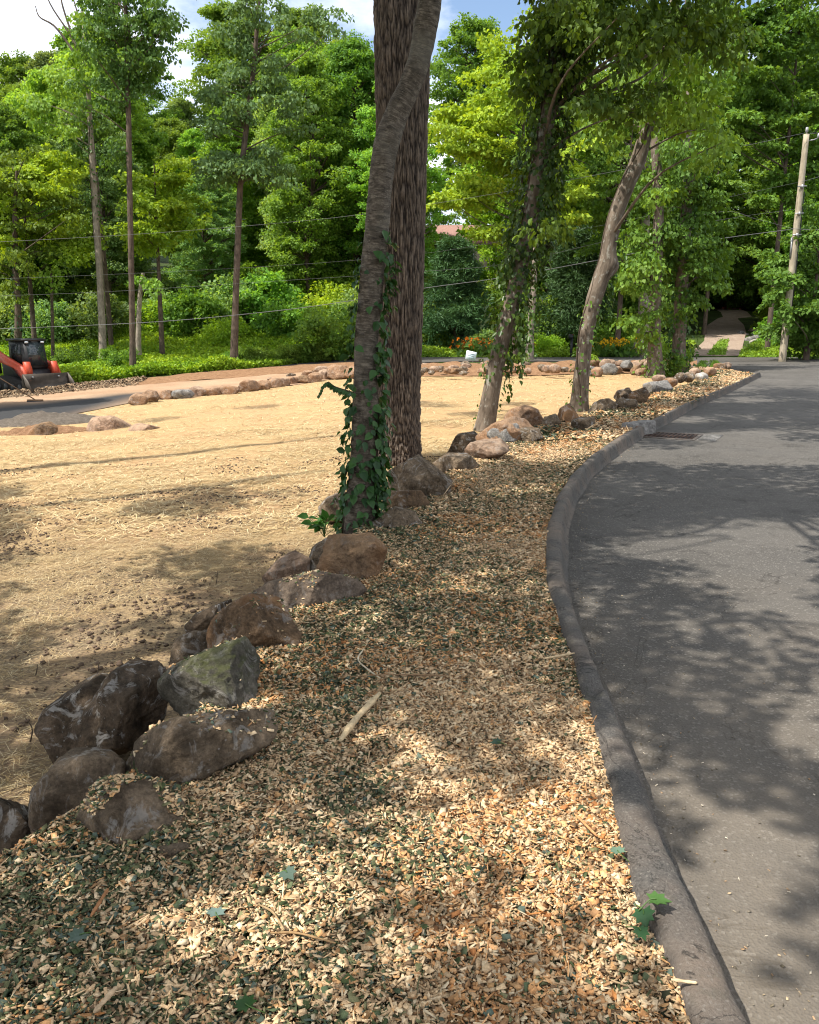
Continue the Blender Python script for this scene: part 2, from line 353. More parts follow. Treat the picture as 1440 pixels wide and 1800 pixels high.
def loft(name, A, B, nx, zfun, mat, kind='structure'):
    n = len(A); t = np.linspace(0, 1, nx); X = A[:, None, :2] * (1 - t)[None, :, None] + B[:, None, :2] * t[None, :, None]
    Z = zfun(X[..., 0], X[..., 1], np.broadcast_to(t, X.shape[:2])); V = np.concatenate([X, Z[..., None]], -1).reshape(-1, 3)
    i = np.arange(n - 1)[:, None] * nx + np.arange(nx - 1)[None, :]
    Fq = np.stack([i, i + 1, i + nx + 1, i + nx], -1).reshape(-1, 4)
    o = obj(name, npmesh(name, V, [Fq], mat, smooth=True)); o['kind'] = kind; return o
def vnoise(x, y, s, seed=0):
    f = np.vectorize(lambda a, b: mnoise.noise((a * s + seed, b * s, seed * .37))); return f(x, y)

# ground: one sheet to the horizon
gx = np.concatenate([np.linspace(-900, -60, 12), np.linspace(-50, 50, 90), np.linspace(60, 900, 12)])
gy = np.concatenate([np.linspace(-200, -12, 6), np.linspace(-8, 110, 110), np.linspace(130, 1500, 14)])
GX, GY = np.meshgrid(gx, gy); GZ = H(GX, GY) - 0.02 - 0.10 * (GY < 38)
nx_ = len(gx); i = np.arange(len(gy) - 1)[:, None] * nx_ + np.arange(nx_ - 1)[None, :]
o = obj('ground', npmesh('ground', np.stack([GX, GY, GZ], -1).reshape(-1, 3), [np.stack([i, i + 1, i + nx_ + 1, i + nx_], -1).reshape(-1, 4)], FLOOR, smooth=True)); o['kind'] = 'structure'
# straw field
fy = np.concatenate([np.linspace(-8, 20, 170), np.linspace(20.3, 39.5, 60)])
mlx = by_y(ML, fy); mlx[:, 0] += 0.6; mlx[fy > 33, 0] = np.linspace(12, 15, (fy > 33).sum())
LE = poly_pts([(-260, 800), (-100, 772), (0, 752), (120, 731), (240, 708), (420, 690), (560, 672), (640, 652), (720, 645)])
lex = np.interp(fy, LE[:, 1], LE[:, 0], left=LE[0, 0] - 14); lex[fy < LE[0, 1]] = LE[0, 0]
A = np.stack([lex - 1.5, fy], -1)
loft('straw_field', A, mlx, 90, lambda x, y, t: H(x, y) + .03 * vnoise(x, y, 1.4) * (y < 20) + .02 * vnoise(x, y, 4.5, 3) * (y < 14), FIELD)
# left access road, soil bank, debris
fe = poly_pts([(-260, 712), (-100, 702), (0, 694), (130, 686), (250, 676), (400, 665), (520, 655), (640, 643)])
ne = poly_pts([(-260, 800), (-100, 772), (0, 750), (120, 730), (240, 707), (420, 689), (560, 671), (660, 652)])
def leftroad_mat():
    m = M('dusty_shaded_asphalt', .9, .2); p = m.world(1); x = m.sep(p)[0]; y = m.sep(p)[1]; n = m.noise(p, .5, 6, .6); f = m.noise(p, 14, 5)
    k = m.math('ADD', m.math('MULTIPLY_ADD', m.math('MULTIPLY_ADD', x, .8, y), .09, -1.55), m.math('MULTIPLY', n, .9))
    c = m.mix(m.attr('tint'), m.mix(m.ramp(n, [(.35, 0.0), (.65, 1.0)]), (.30, .19, .115), (.36, .25, .16)), (.035, .035, .037))  # dark tone: bare asphalt and the shadow on it in one colour
    m.color(m.mix(1.0, c, m.ramp(f, [(.3, .8), (.7, 1.15)]), 'MULTIPLY')); m.bump(f, .01); return m.m
ar = loft('access_road', resample(ne, 90), resample(fe, 90), 24, lambda x, y, t: H(x, y) + .02, leftroad_mat())
av = np.array([v.co[:] for v in ar.data.vertices]); tt = np.tile(np.linspace(0, 1, 24), 90); kk = sst(.62, .42, tt + .10 * vnoise(av[:, 0], av[:, 1], .5, 2)) if False else 1 - sst(.42, .62, tt + .10 * vnoise(av[:, 0], av[:, 1], .5, 2))
kk = kk * (1 - sst(-10.5, -8.0, av[:, 0])); at_ = ar.data.attributes.new('tint', 'FLOAT_COLOR', 'POINT'); at_.data.foreach_set('color', np.repeat(kk, 4).astype(np.float32))  # mask of the dark near band, part asphalt, part painted shadow
sb = poly_pts([(100, 683), (240, 668), (400, 652), (520, 643), (640, 636)]); 
loft('soil_bank', resample(poly_pts([(110, 688), (250, 677), (400, 666), (520, 656), (640, 644)]), 50), resample(sb, 50), 8, lambda x, y, t: H(x, y) + .02 + .10 * np.sin(t * np.pi) + .05 * vnoise(x, y, 1.1), SOIL)
loft('earth_bank', resample(poly_pts([(700, 664), (850, 662), (1000, 659), (1160, 655), (1225, 651)]), 70), resample(poly_pts([(700, 642), (850, 643), (1000, 638), (1165, 637), (1225, 639)]), 70), 10, lambda x, y, t: H(x, y) + .03 + .26 * np.sin(t * np.pi) * (.75 + .8 * vnoise(x, y, .9)) + .05 * vnoise(x, y, 3), SOIL)
# main road and crossing street
ry = np.concatenate([np.linspace(-5, 32, 90), np.linspace(32.2, 42.5, 16)])
krx = by_y(KR, ry); krx[ry > KR[-1, 1], 0] = np.interp(ry[ry > KR[-1, 1]], [KR[-1, 1], 34, 38, 42.5], [KR[-1, 0], 13, 11, 6])
loft('road', krx, np.stack([np.full(len(ry), 40.0), ry], -1), 40, lambda x, y, t: np.where((t < .001) & (y > 32), -.6, -.12), ASPHALT)
cxs = np.linspace(-10, 70, 60)
loft('street', np.stack([cxs, np.full(60, 41.2)], -1), np.stack([cxs, np.full(60, 46.2)], -1), 6, lambda x, y, t: H(x, y) + .016, ASPHALT)
# dirt driveway up into the wood
da = poly_pts([(1195, 626), (1225, 612), (1238, 600), (1240, 585), (1244, 572), (1262, 560)]); db = poly_pts([(1335, 626), (1305, 612), (1308, 600), (1312, 585), (1308, 572), (1296, 560)])
tail = np.array([(29.6, 78), (31.5, 84), (33.0, 92), (34.5, 104)]); tw = np.array([[1.3, 0]]); da = np.vstack([da[:, :2], tail - tw]); db = np.vstack([db[:, :2], tail + tw])
loft('driveway', resample(da, 70), resample(db, 70), 8, lambda x, y, t: H(x, y) + .03, DUST)

# kerb: rounded asphalt berm
n = 560; a = resample(KL, n); b_ = resample(KR, n)
prof = [(-.06, -.2), (0, -.01), (.06, .03), (.18, .045), (.36, .047), (.54, .044), (.66, .030), (.745, -.012), (.83, -.070), (.91, -.108), (1, -.119), (1.12, -.124), (1.16, -.2)]
ts = np.array([q[0] for q in prof]); zs = np.array([q[1] for q in prof])
jit = np.array([mnoise.noise((i * .09, 0, 3)) for i in range(n)]) * .015 + np.array([mnoise.noise((i * .9, 4, 3)) for i in range(n)]) * .006
X = a[:, None, :2] * (1 - ts)[None, :, None] + b_[:, None, :2] * ts[None, :, None]; X[..., 0] += (jit * 1.0)[:, None]
Z = np.broadcast_to(zs, X.shape[:2]) + jit[:, None] * .5 * (zs > -.1)
for kj in (96, 168, 231, 300, 372, 455): Z = Z.copy(); Z[kj] -= .035 * (zs > -.1); Z[kj + 1] -= .02 * (zs > -.1); X[kj - 14:kj, :5, 0] += (.012 * np.linspace(0, 1, 14))[:, None]
i = np.arange(n - 1)[:, None] * len(ts) + np.arange(len(ts) - 1)[None, :]
def kerb_mat():
    m = M('kerb_asphalt', .8, .25); p = m.world(1); f = m.noise(p, 110, 4, .7); b = m.noise(p, 2.2, 6, .6); g = m.noise(p, 9, 6, .65)
    c = m.mix(m.ramp(f, [(.3, 0.0), (.7, 1.0)]), (.042, .039, .036), (.125, .115, .104)); c = m.mix(m.ramp(b, [(.42, 0.0), (.66, .7)]), c, (.17, .13, .10)); c = m.mix(m.ramp(m.sep(m.vor(p, 170, out='Color'))[0], [(.88, 0.0), (.97, .4)]), c, (.22, .20, .175))
    c = m.mix(m.ramp(g, [(.55, 0.0), (.72, .5)]), c, (.05, .05, .032)); c = m.mix(m.ramp(m.math('ABSOLUTE', m.math('SUBTRACT', m.noise(p, 1.7, 7, .65, 1.5), .5)), [(.0, .8), (.012, 0.0)]), c, (.012, .011, .010))
    m.color(c); m.bump(m.math('ADD', f, g), .008); return m.m
KERB = kerb_mat()
o = obj('kerb', npmesh('kerb', np.concatenate([X, Z[..., None]], -1).reshape(-1, 3), [np.stack([i, i + 1, i + len(ts) + 1, i + len(ts)], -1).reshape(-1, 4)], KERB, smooth=True)); o['kind'] = 'structure'

# mulch bed
my = np.linspace(-3, KL[-1, 1] + .3, 260)
mlb = by_y(ML, my); klb = by_y(KL, my); klb[:, 0] += .04
def bedz(x, y): return .018 * vnoise(x, y, 2.2, 5) + .01 * vnoise(x, y, 6, 9) - .006
mA = mlb.copy(); mA[:, 0] -= .30 * np.clip((klb[:, 0] - mlb[:, 0]) / .8, .3, 1.4)
def mulchz(x, y, t): return bedz(x, y) - .5 * np.clip(1 - t * 9, 0, 1)
def bed_surface(x, y):
    l = np.interp(y, my, mA[:, 0]); h = np.interp(y, my, klb[:, 0]); return mulchz(x, y, (x - l) / np.maximum(h - l, .05))
loft('mulch_bed', mA, klb, 60, mulchz, MULCHBASE)

# ------------------------------------------------------------------ leaves
T4 = (np.array([[0, 0, 0], [-.36, .45, .1], [0, 1, -.08], [.36, .45, .1]]), [[0, 1, 2, 3]])
T6 = (np.array([[0, 0, 0], [-.36, .25, .1], [-.3, .62, .1], [0, 1, -.12], [.3, .62, .1], [.36, .25, .1]]), [[0, 3, 2, 1], [0, 5, 4, 3]])
def leaves(pos, tip, nrm, size, T=T4):
    pos = np.asarray(pos, float); tip = unit(tip); x = unit(np.cross(tip, nrm)); nn = np.cross(x, tip); size = np.broadcast_to(size, (len(pos),))
    t = T[0]; V = pos[:, None] + size[:, None, None] * (x[:, None] * t[None, :, 0:1] + tip[:, None] * t[None, :, 1:2] + nn[:, None] * t[None, :, 2:3])
    k = len(t); f = np.asarray(T[1]); Fq = (np.arange(len(pos))[:, None, None] * k + f[None]).reshape(-1, f.shape[1]); return V.reshape(-1, 3), Fq, k
def rdir(n, zbias=0.0, r=None):
    r = r or rng; v = r.normal(size=(n, 3)); v[:, 2] += zbias; return unit(v)
def leaf_cloud(C, rad, per, size, tints, flat=.35, droop=.2, r=None, T=T4, up=1.1, hang=.35):
    """C (m,3) spray centres, rad (m,) radii, per leaves each"""
    r = r or rng; m = len(C); n = m * per
    c = np.repeat(C, per, 0); rr = np.repeat(rad, per)
    q = r.normal(size=(n, 3)); q = unit(q) * (r.random((n, 1)) ** .45); 
    tiltd = np.repeat(rdir(m, 2.5, r), per, 0)
    off = q * rr[:, None]; h = (off * tiltd).sum(1); off = off - tiltd * (h * (1 - flat))[:, None]
    d2 = (off ** 2).sum(1) / np.maximum(rr, .01) ; off[:, 2] -= droop * d2
    nrm = unit(tiltd * up + r.normal(size=(n, 3)) * .75); tip = unit(off * np.array([1, 1, .3]) + r.normal(size=(n, 3)) * rr[:, None] * .5 + np.array([0, 0, -hang]) * rr[:, None])
    s = size * (.6 + .8 * r.random(n)); V, Fq, k = leaves(c + off, tip, nrm, s, T)
    t0, t1 = np.array(tints[0]), np.array(tints[1]); u = np.clip(np.repeat(r.random(m), per) * .55 + r.random(n) * .45, 0, 1)[:, None]
    tc_ = (t0 * (1 - u) + t1 * u) * (.75 + .5 * r.random((n, 1))); return V, Fq, np.repeat(tc_, k, 0)
def cloud_mesh(name, mat, *a, **k):
    V, Fq, c = leaf_cloud(*a, **k); return npmesh(name, V, [Fq], mat, colr=c)
G_MID = ((.109, .224, .029), (.265, .431, .069)); G_YEL = ((.167, .287, .025), (.345, .471, .046)); G_DEEP = ((.075, .161, .025), (.184, .310, .052)); G_COOL = ((.127, .230, .069), (.276, .402, .138))
def limb(P0, P1, sag, n=7, r=None):
    r = r or rng; P0 = np.asarray(P0, float); P1 = np.asarray(P1, float); m = (P0 + P1) / 2 + np.array([0, 0, sag]) + r.normal(size=3) * .06 * np.linalg.norm(P1 - P0); return spline([P0, m, P1], n)
def make_tree_meshes(seed, h, rad, base, nspr, per, size, tints, tr=.2, wob=.25, spr=(.16, .3), flat=.35, mat=LEAF, bmat=BARK_LIMB, prof=1.0, top=1.0):
    r = np.random.default_rng(seed)
    TP = spline(np.array([[0, 0, -.3], [r.normal() * wob * .5, r.normal() * wob * .5, h * .3], [r.normal() * wob, r.normal() * wob, h * .6], [r.normal() * wob * 1.6, r.normal() * wob * 1.6, h * .97]]), 24)
    TR = tr * (1 - .85 * np.linspace(0, 1, 24) ** 1.2); TR[0] *= 1.5; TR[1] *= 1.12
    mb = MB(); mb.tube(TP, TR, 10, cap=False)
    u = base + (1 - base) * r.random(nspr) ** .85; a = r.random(nspr) * 2 * np.pi
    R_ = rad * np.clip(np.sin(np.pi * np.clip((u - base) / (1 - base) * .86 + .12, 0, 1)) ** prof, .12, 1) * (.75 + .35 * np.sin(a * 2 + seed) * r.random(nspr))
    rr = R_ * (.25 + .75 * r.random(nspr) ** .6)
    ax = np.stack([np.interp(u * h, TP[:, 2], TP[:, k]) for k in range(3)], -1)
    C = ax + np.stack([np.cos(a) * rr, np.sin(a) * rr, r.normal(size=nspr) * .15], -1)
    sr = rad * (spr[0] + (spr[1] - spr[0]) * r.random(nspr))
    for k in range(0, nspr, 4):
        zz = max(base * h * .8, C[k, 2] - rr[k] * .55); p0 = np.array([np.interp(zz, TP[:, 2], TP[:, 0]), np.interp(zz, TP[:, 2], TP[:, 1]), zz])
        q = limb(p0, C[k], .12 * rr[k], 6, r); mb.tube(q, np.linspace(.02 + .022 * rr[k] * tr / .2, .012, 6), 5, cap=False)
    tm = mb.mesh('trunk', bmat, smooth=True); cm = cloud_mesh('crown', mat, C, sr, per, size, tints, flat=flat, r=r)
    return tm, cm
def tree_from(meshes, name, label, loc, rz=0, scale=1, group=None, cat='tree'):
    t = thing(name, label, cat, loc, rz, group, scale); obj('trunk', meshes[0], t); obj('crown', meshes[1], t); return t

# ------------------------------------------------------------------ woodland behind the clearing
PROT = [make_tree_meshes(1, 20, 5.6, .16, 390, 165, .21, G_MID, .22, .5, prof=.6, spr=(.07, .21)),
        make_tree_meshes(2, 19, 5.2, .22, 368, 165, .19, G_COOL, .2, .5, prof=.6, spr=(.07, .21)),
        make_tree_meshes(3, 21, 5.8, .14, 390, 165, .21, G_DEEP, .24, .4, prof=.6, spr=(.07, .21)),
        make_tree_meshes(4, 17, 5.4, .14, 345, 165, .20, G_YEL, .18, .6, flat=.2, prof=.6, spr=(.07, .21)),
        make_tree_meshes(5, 20, 4.6, .28, 322, 165, .19, G_MID, .19, .5, bmat=BARK_PALE, prof=.55, spr=(.07, .21)),
        make_tree_meshes(6, 14, 5.0, .10, 345, 165, .18, G_YEL, .14, .6, flat=.18, prof=.6, spr=(.07, .21))]
r = np.random.default_rng(11)
def in_drive(x, y):
    xc = np.interp(y, [45, 55, 75, 90], [17.5, 20.5, 27.5, 33]); return (abs(x - xc) < 3.6 and y < 82) or (-9 < x - xc < 0 and y < 59)
fgroup = 'woodland trees behind the clearing'; flabel = 'leafy green tree among the dense woodland behind the clearing'
for d, step, sc0 in ((56, 5.6, .80), (62, 5.8, .92), (69, 6.2, 1.02), (78, 6.6, 1.12), (90, 7.5, 1.2)):
    x = -.56 * d - 3
    while x < .60 * d + 4:
        px = x + r.normal() * 1.0; py = d + r.normal() * 1.6; u = proj([px, py, 0])[0]
        k = int(r.choice([0, 1, 2, 3, 4, 5], p=[.26, .24, .2, .08, .15, .07]))
        s = sc0 * (.86 + .28 * r.random())
        if 270 < u < 390: s *= .74
        if u < 90: s *= .88
        if 560 < u < 680: s *= .86
        if 770 < u < 850: s *= .84
        if 735 < u < 895 and d < 85: x += step * .9; continue
        if px < 0: s *= .90
        if not in_drive(px, py):
            tree_from(PROT[k], 'woodland_tree', flabel, (px, py, H(px, py) - .1), r.random() * 6.28, (s * (.9 + .2 * r.random()), s, s), fgroup)
        x += step * (.8 + .4 * r.random())
# understory bushes
def bush_meshes(seed, h, rad, n, per, size, tints, flat=.5):
    r = np.random.default_rng(seed); a = r.random(n) * 6.28; q = np.sqrt(r.random(n)) * rad * .8; z = h * (.12 + .8 * r.random(n)) * (1 - .5 * (q / rad) ** 2)
    C = np.stack([np.cos(a) * q, np.sin(a) * q, z], -1); mb = MB()
    for k in range(0, n, 3): mb.tube(limb((0, 0, -.1), C[k], .05, 5, r), np.linspace(.03, .008, 5), 4, cap=False)
    return mb.mesh('stems', BARK_LIMB, True), cloud_mesh('foliage', LEAF, C, rad * (.22 + .2 * r.random(n)), per, size, tints, flat=flat, r=r)
BUSH = [bush_meshes(21, 2.6, 2.0, 34, 170, .17, G_MID), bush_meshes(22, 3.4, 2.2, 40, 170, .17, G_DEEP), bush_meshes(23, 2.2, 2.0, 34, 170, .15, G_YEL), bush_meshes(24, 3.0, 1.9, 36, 170, .16, G_COOL)]
def bush(k, loc, s=1, rz=0, label='green leafy shrub in the undergrowth below the woodland', group='shrubs below the woodland', name='shrub'):
    t = thing(name, label, 'shrub', loc, rz, group, s); obj('stems', BUSH[k][0], t); obj('foliage', BUSH[k][1], t); return t
for d, step in ((51.5, 3.4), (54.5, 3.6), (59, 4.2), (66, 4.6)):
    x = -.54 * d
    while x < .58 * d:
        px = x + r.normal() * .7; py = d + r.normal() * 1.0 + 1.5
        if not in_drive(px, py): bush(int(r.integers(0, 4)), (px, py, H(px, py) - .1), (.75 + .6 * r.random()) * (1 + .012 * (d - 50)), r.random() * 6.28)
        x += step * (.75 + .5 * r.random())

# ------------------------------------------------------------------ undergrowth (uncountable ground plants)
def ground_cover(name, polys, n, hgt, size, tints, seed, zoff=0.0, T=T4, mat=FERN):
    r = np.random.default_rng(seed); allV, allF, allC, off = [], [], [], 0
    for poly, frac in polys:
        P = np.array([gnd(*p)[:2] for p in poly]); lo, hi = P.min(0), P.max(0); m = int(n * frac); Q = lo + (hi - lo) * r.random((m * 4, 2))
        ins = np.zeros(len(Q), bool); j = len(P) - 1
        for i_ in range(len(P)):
            a_, b2 = P[i_], P[j]; c_ = ((a_[1] > Q[:, 1]) != (b2[1] > Q[:, 1])) & (Q[:, 0] < (b2[0] - a_[0]) * (Q[:, 1] - a_[1]) / (b2[1] - a_[1] + 1e-12) + a_[0]); ins ^= c_; j = i_
        Q = Q[ins][:m]; m = len(Q); hh = hgt * (.35 + .65 * np.clip(.5 + 1.1 * vnoise(Q[:, 0], Q[:, 1], .55, seed), 0, 1)) 
        z = H(Q[:, 0], Q[:, 1]) + zoff + hh * r.random(m) ** .7
        tip = rdir(m, .25, r); nrm = rdir(m, 1.6, r); V, Fq, k = leaves(np.column_stack([Q, z]), tip, nrm, size * (.5 + r.random(m)), T)
        u = np.clip(.5 + .9 * vnoise(Q[:, 0], Q[:, 1], .35, seed + 4) + .25 * r.normal(size=m), 0, 1)[:, None]
        c_ = (np.array(tints[0]) * (1 - u) + np.array(tints[1]) * u) * (.7 + .6 * r.random((m, 1)))
        allV.append(V); allF.append(Fq + off); allC.append(np.repeat(c_, k, 0)); off += len(V)
    o = obj(name, npmesh(name, np.vstack(allV), [np.vstack(allF)], mat, colr=np.vstack(allC))); o['kind'] = 'stuff'; return o
G_FERN = ((.13, .25, .018), (.33, .46, .04))
ground_cover('undergrowth', [([(-60, 684), (120, 680), (240, 664), (420, 650), (520, 640), (625, 630), (640, 596), (400, 585), (200, 590), (-60, 600)], 1.0)], 230000, .7, .125, G_FERN, 31)
ground_cover('verge_weeds', [([(640, 628), (1000, 628), (1205, 627), (1222, 604), (1100, 592), (640, 592)], .8), ([(1300, 627), (1480, 629), (1480, 606), (1325, 606)], .2)], 75000, .5, .11, ((.11, .23, .02), (.25, .39, .04)), 33)
ground_cover('lawn_strip', [([(1075, 627), (1215, 627), (1222, 618), (1080, 618)], .3), ([(1300, 628), (1480, 629), (1480, 615), (1305, 614)], .4), ([(1243, 625), (1275, 625), (1281, 600), (1264, 600)], .15), ([(735, 629), (900, 629), (900, 620), (735, 620)], .15)], 16000, .14, .1, ((.13, .26, .03), (.21, .36, .05)), 34, .02)

# ------------------------------------------------------------------ rocks
from mathutils import geometry as _g
def ico(sub):
    import bmesh
    bm = bmesh.new(); bmesh.ops.create_icosphere(bm, subdivisions=sub, radius=1); V = np.array([v.co[:] for v in bm.verts]); Fc = np.array([[v.index for v in f.verts] for f in bm.faces]); bm.free(); return unit(V), Fc
ICO = {k: ico(k) for k in (3, 4, 5, 6)}
def hull2(P):
    P = sorted(map(tuple, P)); 
    def half(Q):
        h = []
        for p in Q:
            while len(h) > 1 and (h[-1][0] - h[-2][0]) * (p[1] - h[-2][1]) - (h[-1][1] - h[-2][1]) * (p[0] - h[-2][0]) <= 0: h.pop()
            h.append(p)
        return h
    a = half(P); b = half(P[::-1]); return np.array(a[:-1] + b[:-1])
def polytope(U, planes, p=16):
    s = np.zeros(len(U))
    for n, c in planes: s += np.maximum(0, U @ n / c) ** p
    return s ** (-1 / p)
def rock(poly, z, mat, label, thick=1.0, seed=0, sub=6, p=16, name='boulder', group=None, rough=1.0, sink=.0, faces=6):
    r = np.random.default_rng(1000 + seed); P = np.array(poly, float); cx, cyy = (P.min(0) + P.max(0)) / 2
    ft = gz(cx, P[:, 1].max(), z); C = at(cx, cyy, ft[1] + .30 * thick * (P[:, 0].max() - P[:, 0].min()) / F * ft[1] * .5); v = unit(C - CAM); ri = unit(np.cross(v, [0, 0, 1.])); u = np.cross(ri, v)
    Q = []
    for q in P:
        d = ray(*q); h = CAM + d * ((C - CAM) @ v / (d @ v)) - C; Q.append((h @ ri, h @ u))
    Q = hull2(Q); ctr = Q.mean(0); C = C + ri * ctr[0] + u * ctr[1]; Q = Q - ctr
    size = np.sqrt(np.prod(Q.max(0) - Q.min(0))); T = size * thick
    planes = []
    for k in range(len(Q)):
        a, b = Q[k], Q[(k + 1) % len(Q)]; e = b - a
        n2 = np.array([e[1], -e[0]]) / (np.linalg.norm(e) + 1e-9); c = n2 @ a
        if c < size * .03: continue
        t = r.uniform(-.22, .10); n = math.cos(t) * (n2[0] * ri + n2[1] * u) + math.sin(t) * v; planes.append((n, c * math.cos(t) + 1e-4))
    planes.append((v, T * .5))
    up2 = unit(u * .8 - v * .62)
    planes.append((up2, (Q[:, 1].max() * .8 + T * .5 * .62) * r.uniform(.6, .8)))
    for k in range(faces):
        n = unit(-v + ri * r.normal() * .75 + u * (r.normal() * .6 + .15)); planes.append((n, T * r.uniform(.30, .5)))
    for k in range(3):
        n = unit(r.normal(size=3)); planes.append((n, size * r.uniform(.48, .62)))
    planes.append((np.array([0, 0, -1.]), -Q[:, 1].min() * 1.15 + .02)); U, Fc = ICO[sub]; rad = polytope(U, planes, p * 3.2); V = U * rad[:, None]; sd = r.random() * 50
    f1 = 2.2 / size; f2 = 6.5 / size; f3 = 18 / size
    sv = Vector((sd, sd * .7, sd * .3)); dn = np.array([mnoise.noise(x * f1 + sv) * .055 + (abs(mnoise.noise(x * f2 + sv)) - .25) * -.04 + mnoise.noise(x * f3 + sv) * .013 + (abs(mnoise.noise(x * f3 * .6 + sv * 2)) - .2) * -.016 + (mnoise.noise(x * (50 / size) + sv) * .005 if sub > 4 else 0) for x in map(Vector, V)])
    V = V + U * (dn * size * rough)[:, None]
    o = obj(name, npmesh(name, V, [Fc], ROCKS[mat], smooth=True), loc=C); return setp(o, label, 'rock', group)
K = rock; CHIPROCK = []
K([(-60, 1400), (0, 1406), (40, 1424), (64, 1455), (64, 1500), (40, 1535), (0, 1560), (-60, 1560)], -0.42, 'dark', 'grey streaked boulder cut off at the lower left photo edge', 1.0, 1)
K([(58, 1378), (95, 1340), (150, 1322), (202, 1326), (225, 1345), (212, 1400), (160, 1450), (110, 1495), (70, 1510), (50, 1440)], -0.3, 'brown', 'rounded brown boulder below the black split boulder, beside the edge boulder', .9, 2, p=10)
CHIPROCK.append(K([(112, 1470), (150, 1400), (185, 1370), (285, 1376), (328, 1412), (305, 1475), (230, 1515), (150, 1520)], -0.13, 'brown', 'brown boulder half buried under wood chips with white lichen spots', .9, 3))
K([(262, 1500), (285, 1485), (330, 1482), (345, 1500), (335, 1535), (280, 1540)], -0.07, 'brown', 'low brown stone almost swallowed by wood chips near the boulder row', .9, 4, sub=5)
CHIPROCK.append(K([(198, 1372), (210, 1328), (240, 1298), (310, 1263), (400, 1246), (480, 1238), (503, 1262), (497, 1300), (420, 1330), (330, 1375), (280, 1400), (220, 1398)], -0.09, 'brown', 'long rounded grey brown boulder with a pale vein lying on the chips', .55, 5, p=9))
K([(56, 1285), (78, 1250), (130, 1212), (185, 1180), (220, 1180), (215, 1260), (150, 1330), (96, 1342)], -0.47, 'dark', 'dark brown boulder facing the straw field, rear half of the split pair', .8, 6)
K([(98, 1338), (140, 1262), (195, 1188), (240, 1158), (275, 1165), (292, 1185), (287, 1262), (260, 1310), (210, 1330)], -0.4, 'dark', 'big blackish boulder speckled with white lichen, front half of split pair', .8, 7)
CHIPROCK.append(K([(284, 1202), (320, 1168), (432, 1119), (462, 1150), (458, 1200), (430, 1250), (360, 1275), (288, 1285)], -0.14, 'moss', 'grey green mossy wedge shaped boulder with pale veins', .8, 8))
K([(298, 1165), (310, 1125), (340, 1108), (368, 1112), (368, 1150), (340, 1180), (305, 1185)], -0.38, 'brown', 'small brown stone wedged behind the mossy boulder', .9, 9, sub=5)
CHIPROCK.append(K([(363, 1112), (385, 1075), (440, 1044), (490, 1052), (517, 1085), (534, 1130), (502, 1165), (440, 1165), (370, 1150)], -0.1, 'rust', 'large rusty brown round boulder standing above the mossy one', .95, 10, p=12))
K([(324, 1100), (345, 1078), (400, 1058), (425, 1060), (400, 1110), (365, 1116), (330, 1114)], -0.38, 'dark', 'flat dark stone tucked behind the rusty brown boulder', .9, 11, sub=5)
CHIPROCK.append(K([(446, 1045), (490, 1018), (560, 1006), (622, 1016), (648, 1038), (610, 1072), (535, 1092), (500, 1080)], -0.11, 'slab', 'flat dusty slab scattered with wood chips below the blocky boulder', .8, 12))
K([(462, 1015), (490, 985), (520, 968), (545, 985), (545, 1018), (500, 1030), (468, 1035)], -0.4, 'pink', 'small tilted tan stone leaning against the blocky boulder', .8, 13, sub=5)
K([(540, 1000), (552, 960), (575, 945), (600, 955), (590, 1000), (560, 1012)], -0.3, 'brown', 'narrow brown stone squeezed in left of the blocky boulder', .9, 14, sub=5)
K([(562, 985), (578, 944), (650, 940), (680, 966), (674, 995), (652, 1024), (628, 1028), (600, 1012), (555, 1008)], -0.07, 'soil', 'blocky earth covered boulder right below the vine wrapped trunk', .85, 15, p=14)
K([(558, 895), (575, 875), (605, 862), (618, 880), (610, 915), (575, 918)], -0.42, 'brown', 'brown stone peeking out behind the vine wrapped trunk on the field side', .9, 16, sub=5)
K([(674, 832), (730, 803), (772, 836), (795, 852), (790, 872), (745, 890), (680, 870)], -0.09, 'brown', 'big pointed grey brown boulder at the foot of the dark oak trunk', .9, 17, p=22)
K([(668, 885), (690, 865), (740, 862), (755, 885), (735, 905), (675, 905)], -0.06, 'rust', 'reddish brown stone in front of the pointed boulder', .9, 18, sub=5)
K([(655, 918), (690, 892), (735, 905), (750, 925), (700, 935), (660, 938)], -0.05, 'brown', 'low flat broken slab on the chips right of the vine wrapped trunk', .8, 19, sub=5)
K([(762, 815), (785, 800), (825, 800), (842, 815), (835, 832), (780, 840)], -0.09, 'brown', 'rounded brown stone between the pointed boulder and the pink slab', .9, 20, sub=5)
K([(800, 800), (830, 778), (880, 772), (895, 790), (870, 806), (820, 812)], -0.03, 'pink', 'flat pinkish stone next to the sunny patch of straw and chips', .7, 21, sub=5)
K([(783, 800), (805, 765), (835, 758), (848, 775), (840, 798), (800, 806)], -0.32, 'dark', 'dark shaded boulder at the foot of the leaning ivy trunk', .9, 22, sub=5)
K([(836, 770), (870, 745), (910, 732), (950, 740), (945, 765), (890, 785), (845, 780)], -0.06, 'orange', 'long orange tan slab lit by the sun beside the ivy trunk', .7, 23, sub=5)
K([(845, 775), (870, 752), (912, 742), (917, 762), (905, 778), (860, 782)], -0.03, 'grey', 'blue grey slab with a pale edge lying against the orange slab', .5, 24, sub=4, p=24)
K([(880, 738), (895, 718), (920, 712), (945, 720), (957, 745), (930, 758), (890, 752)], -0.14, 'orange', 'humped brown boulder right behind the long orange slab', .8, 25, sub=5)
K([(895, 770), (915, 752), (945, 755), (955, 770), (930, 778)], 0.0, 'brown', 'low rounded stone in the chips right of the blue grey slab', .8, 26, sub=5)
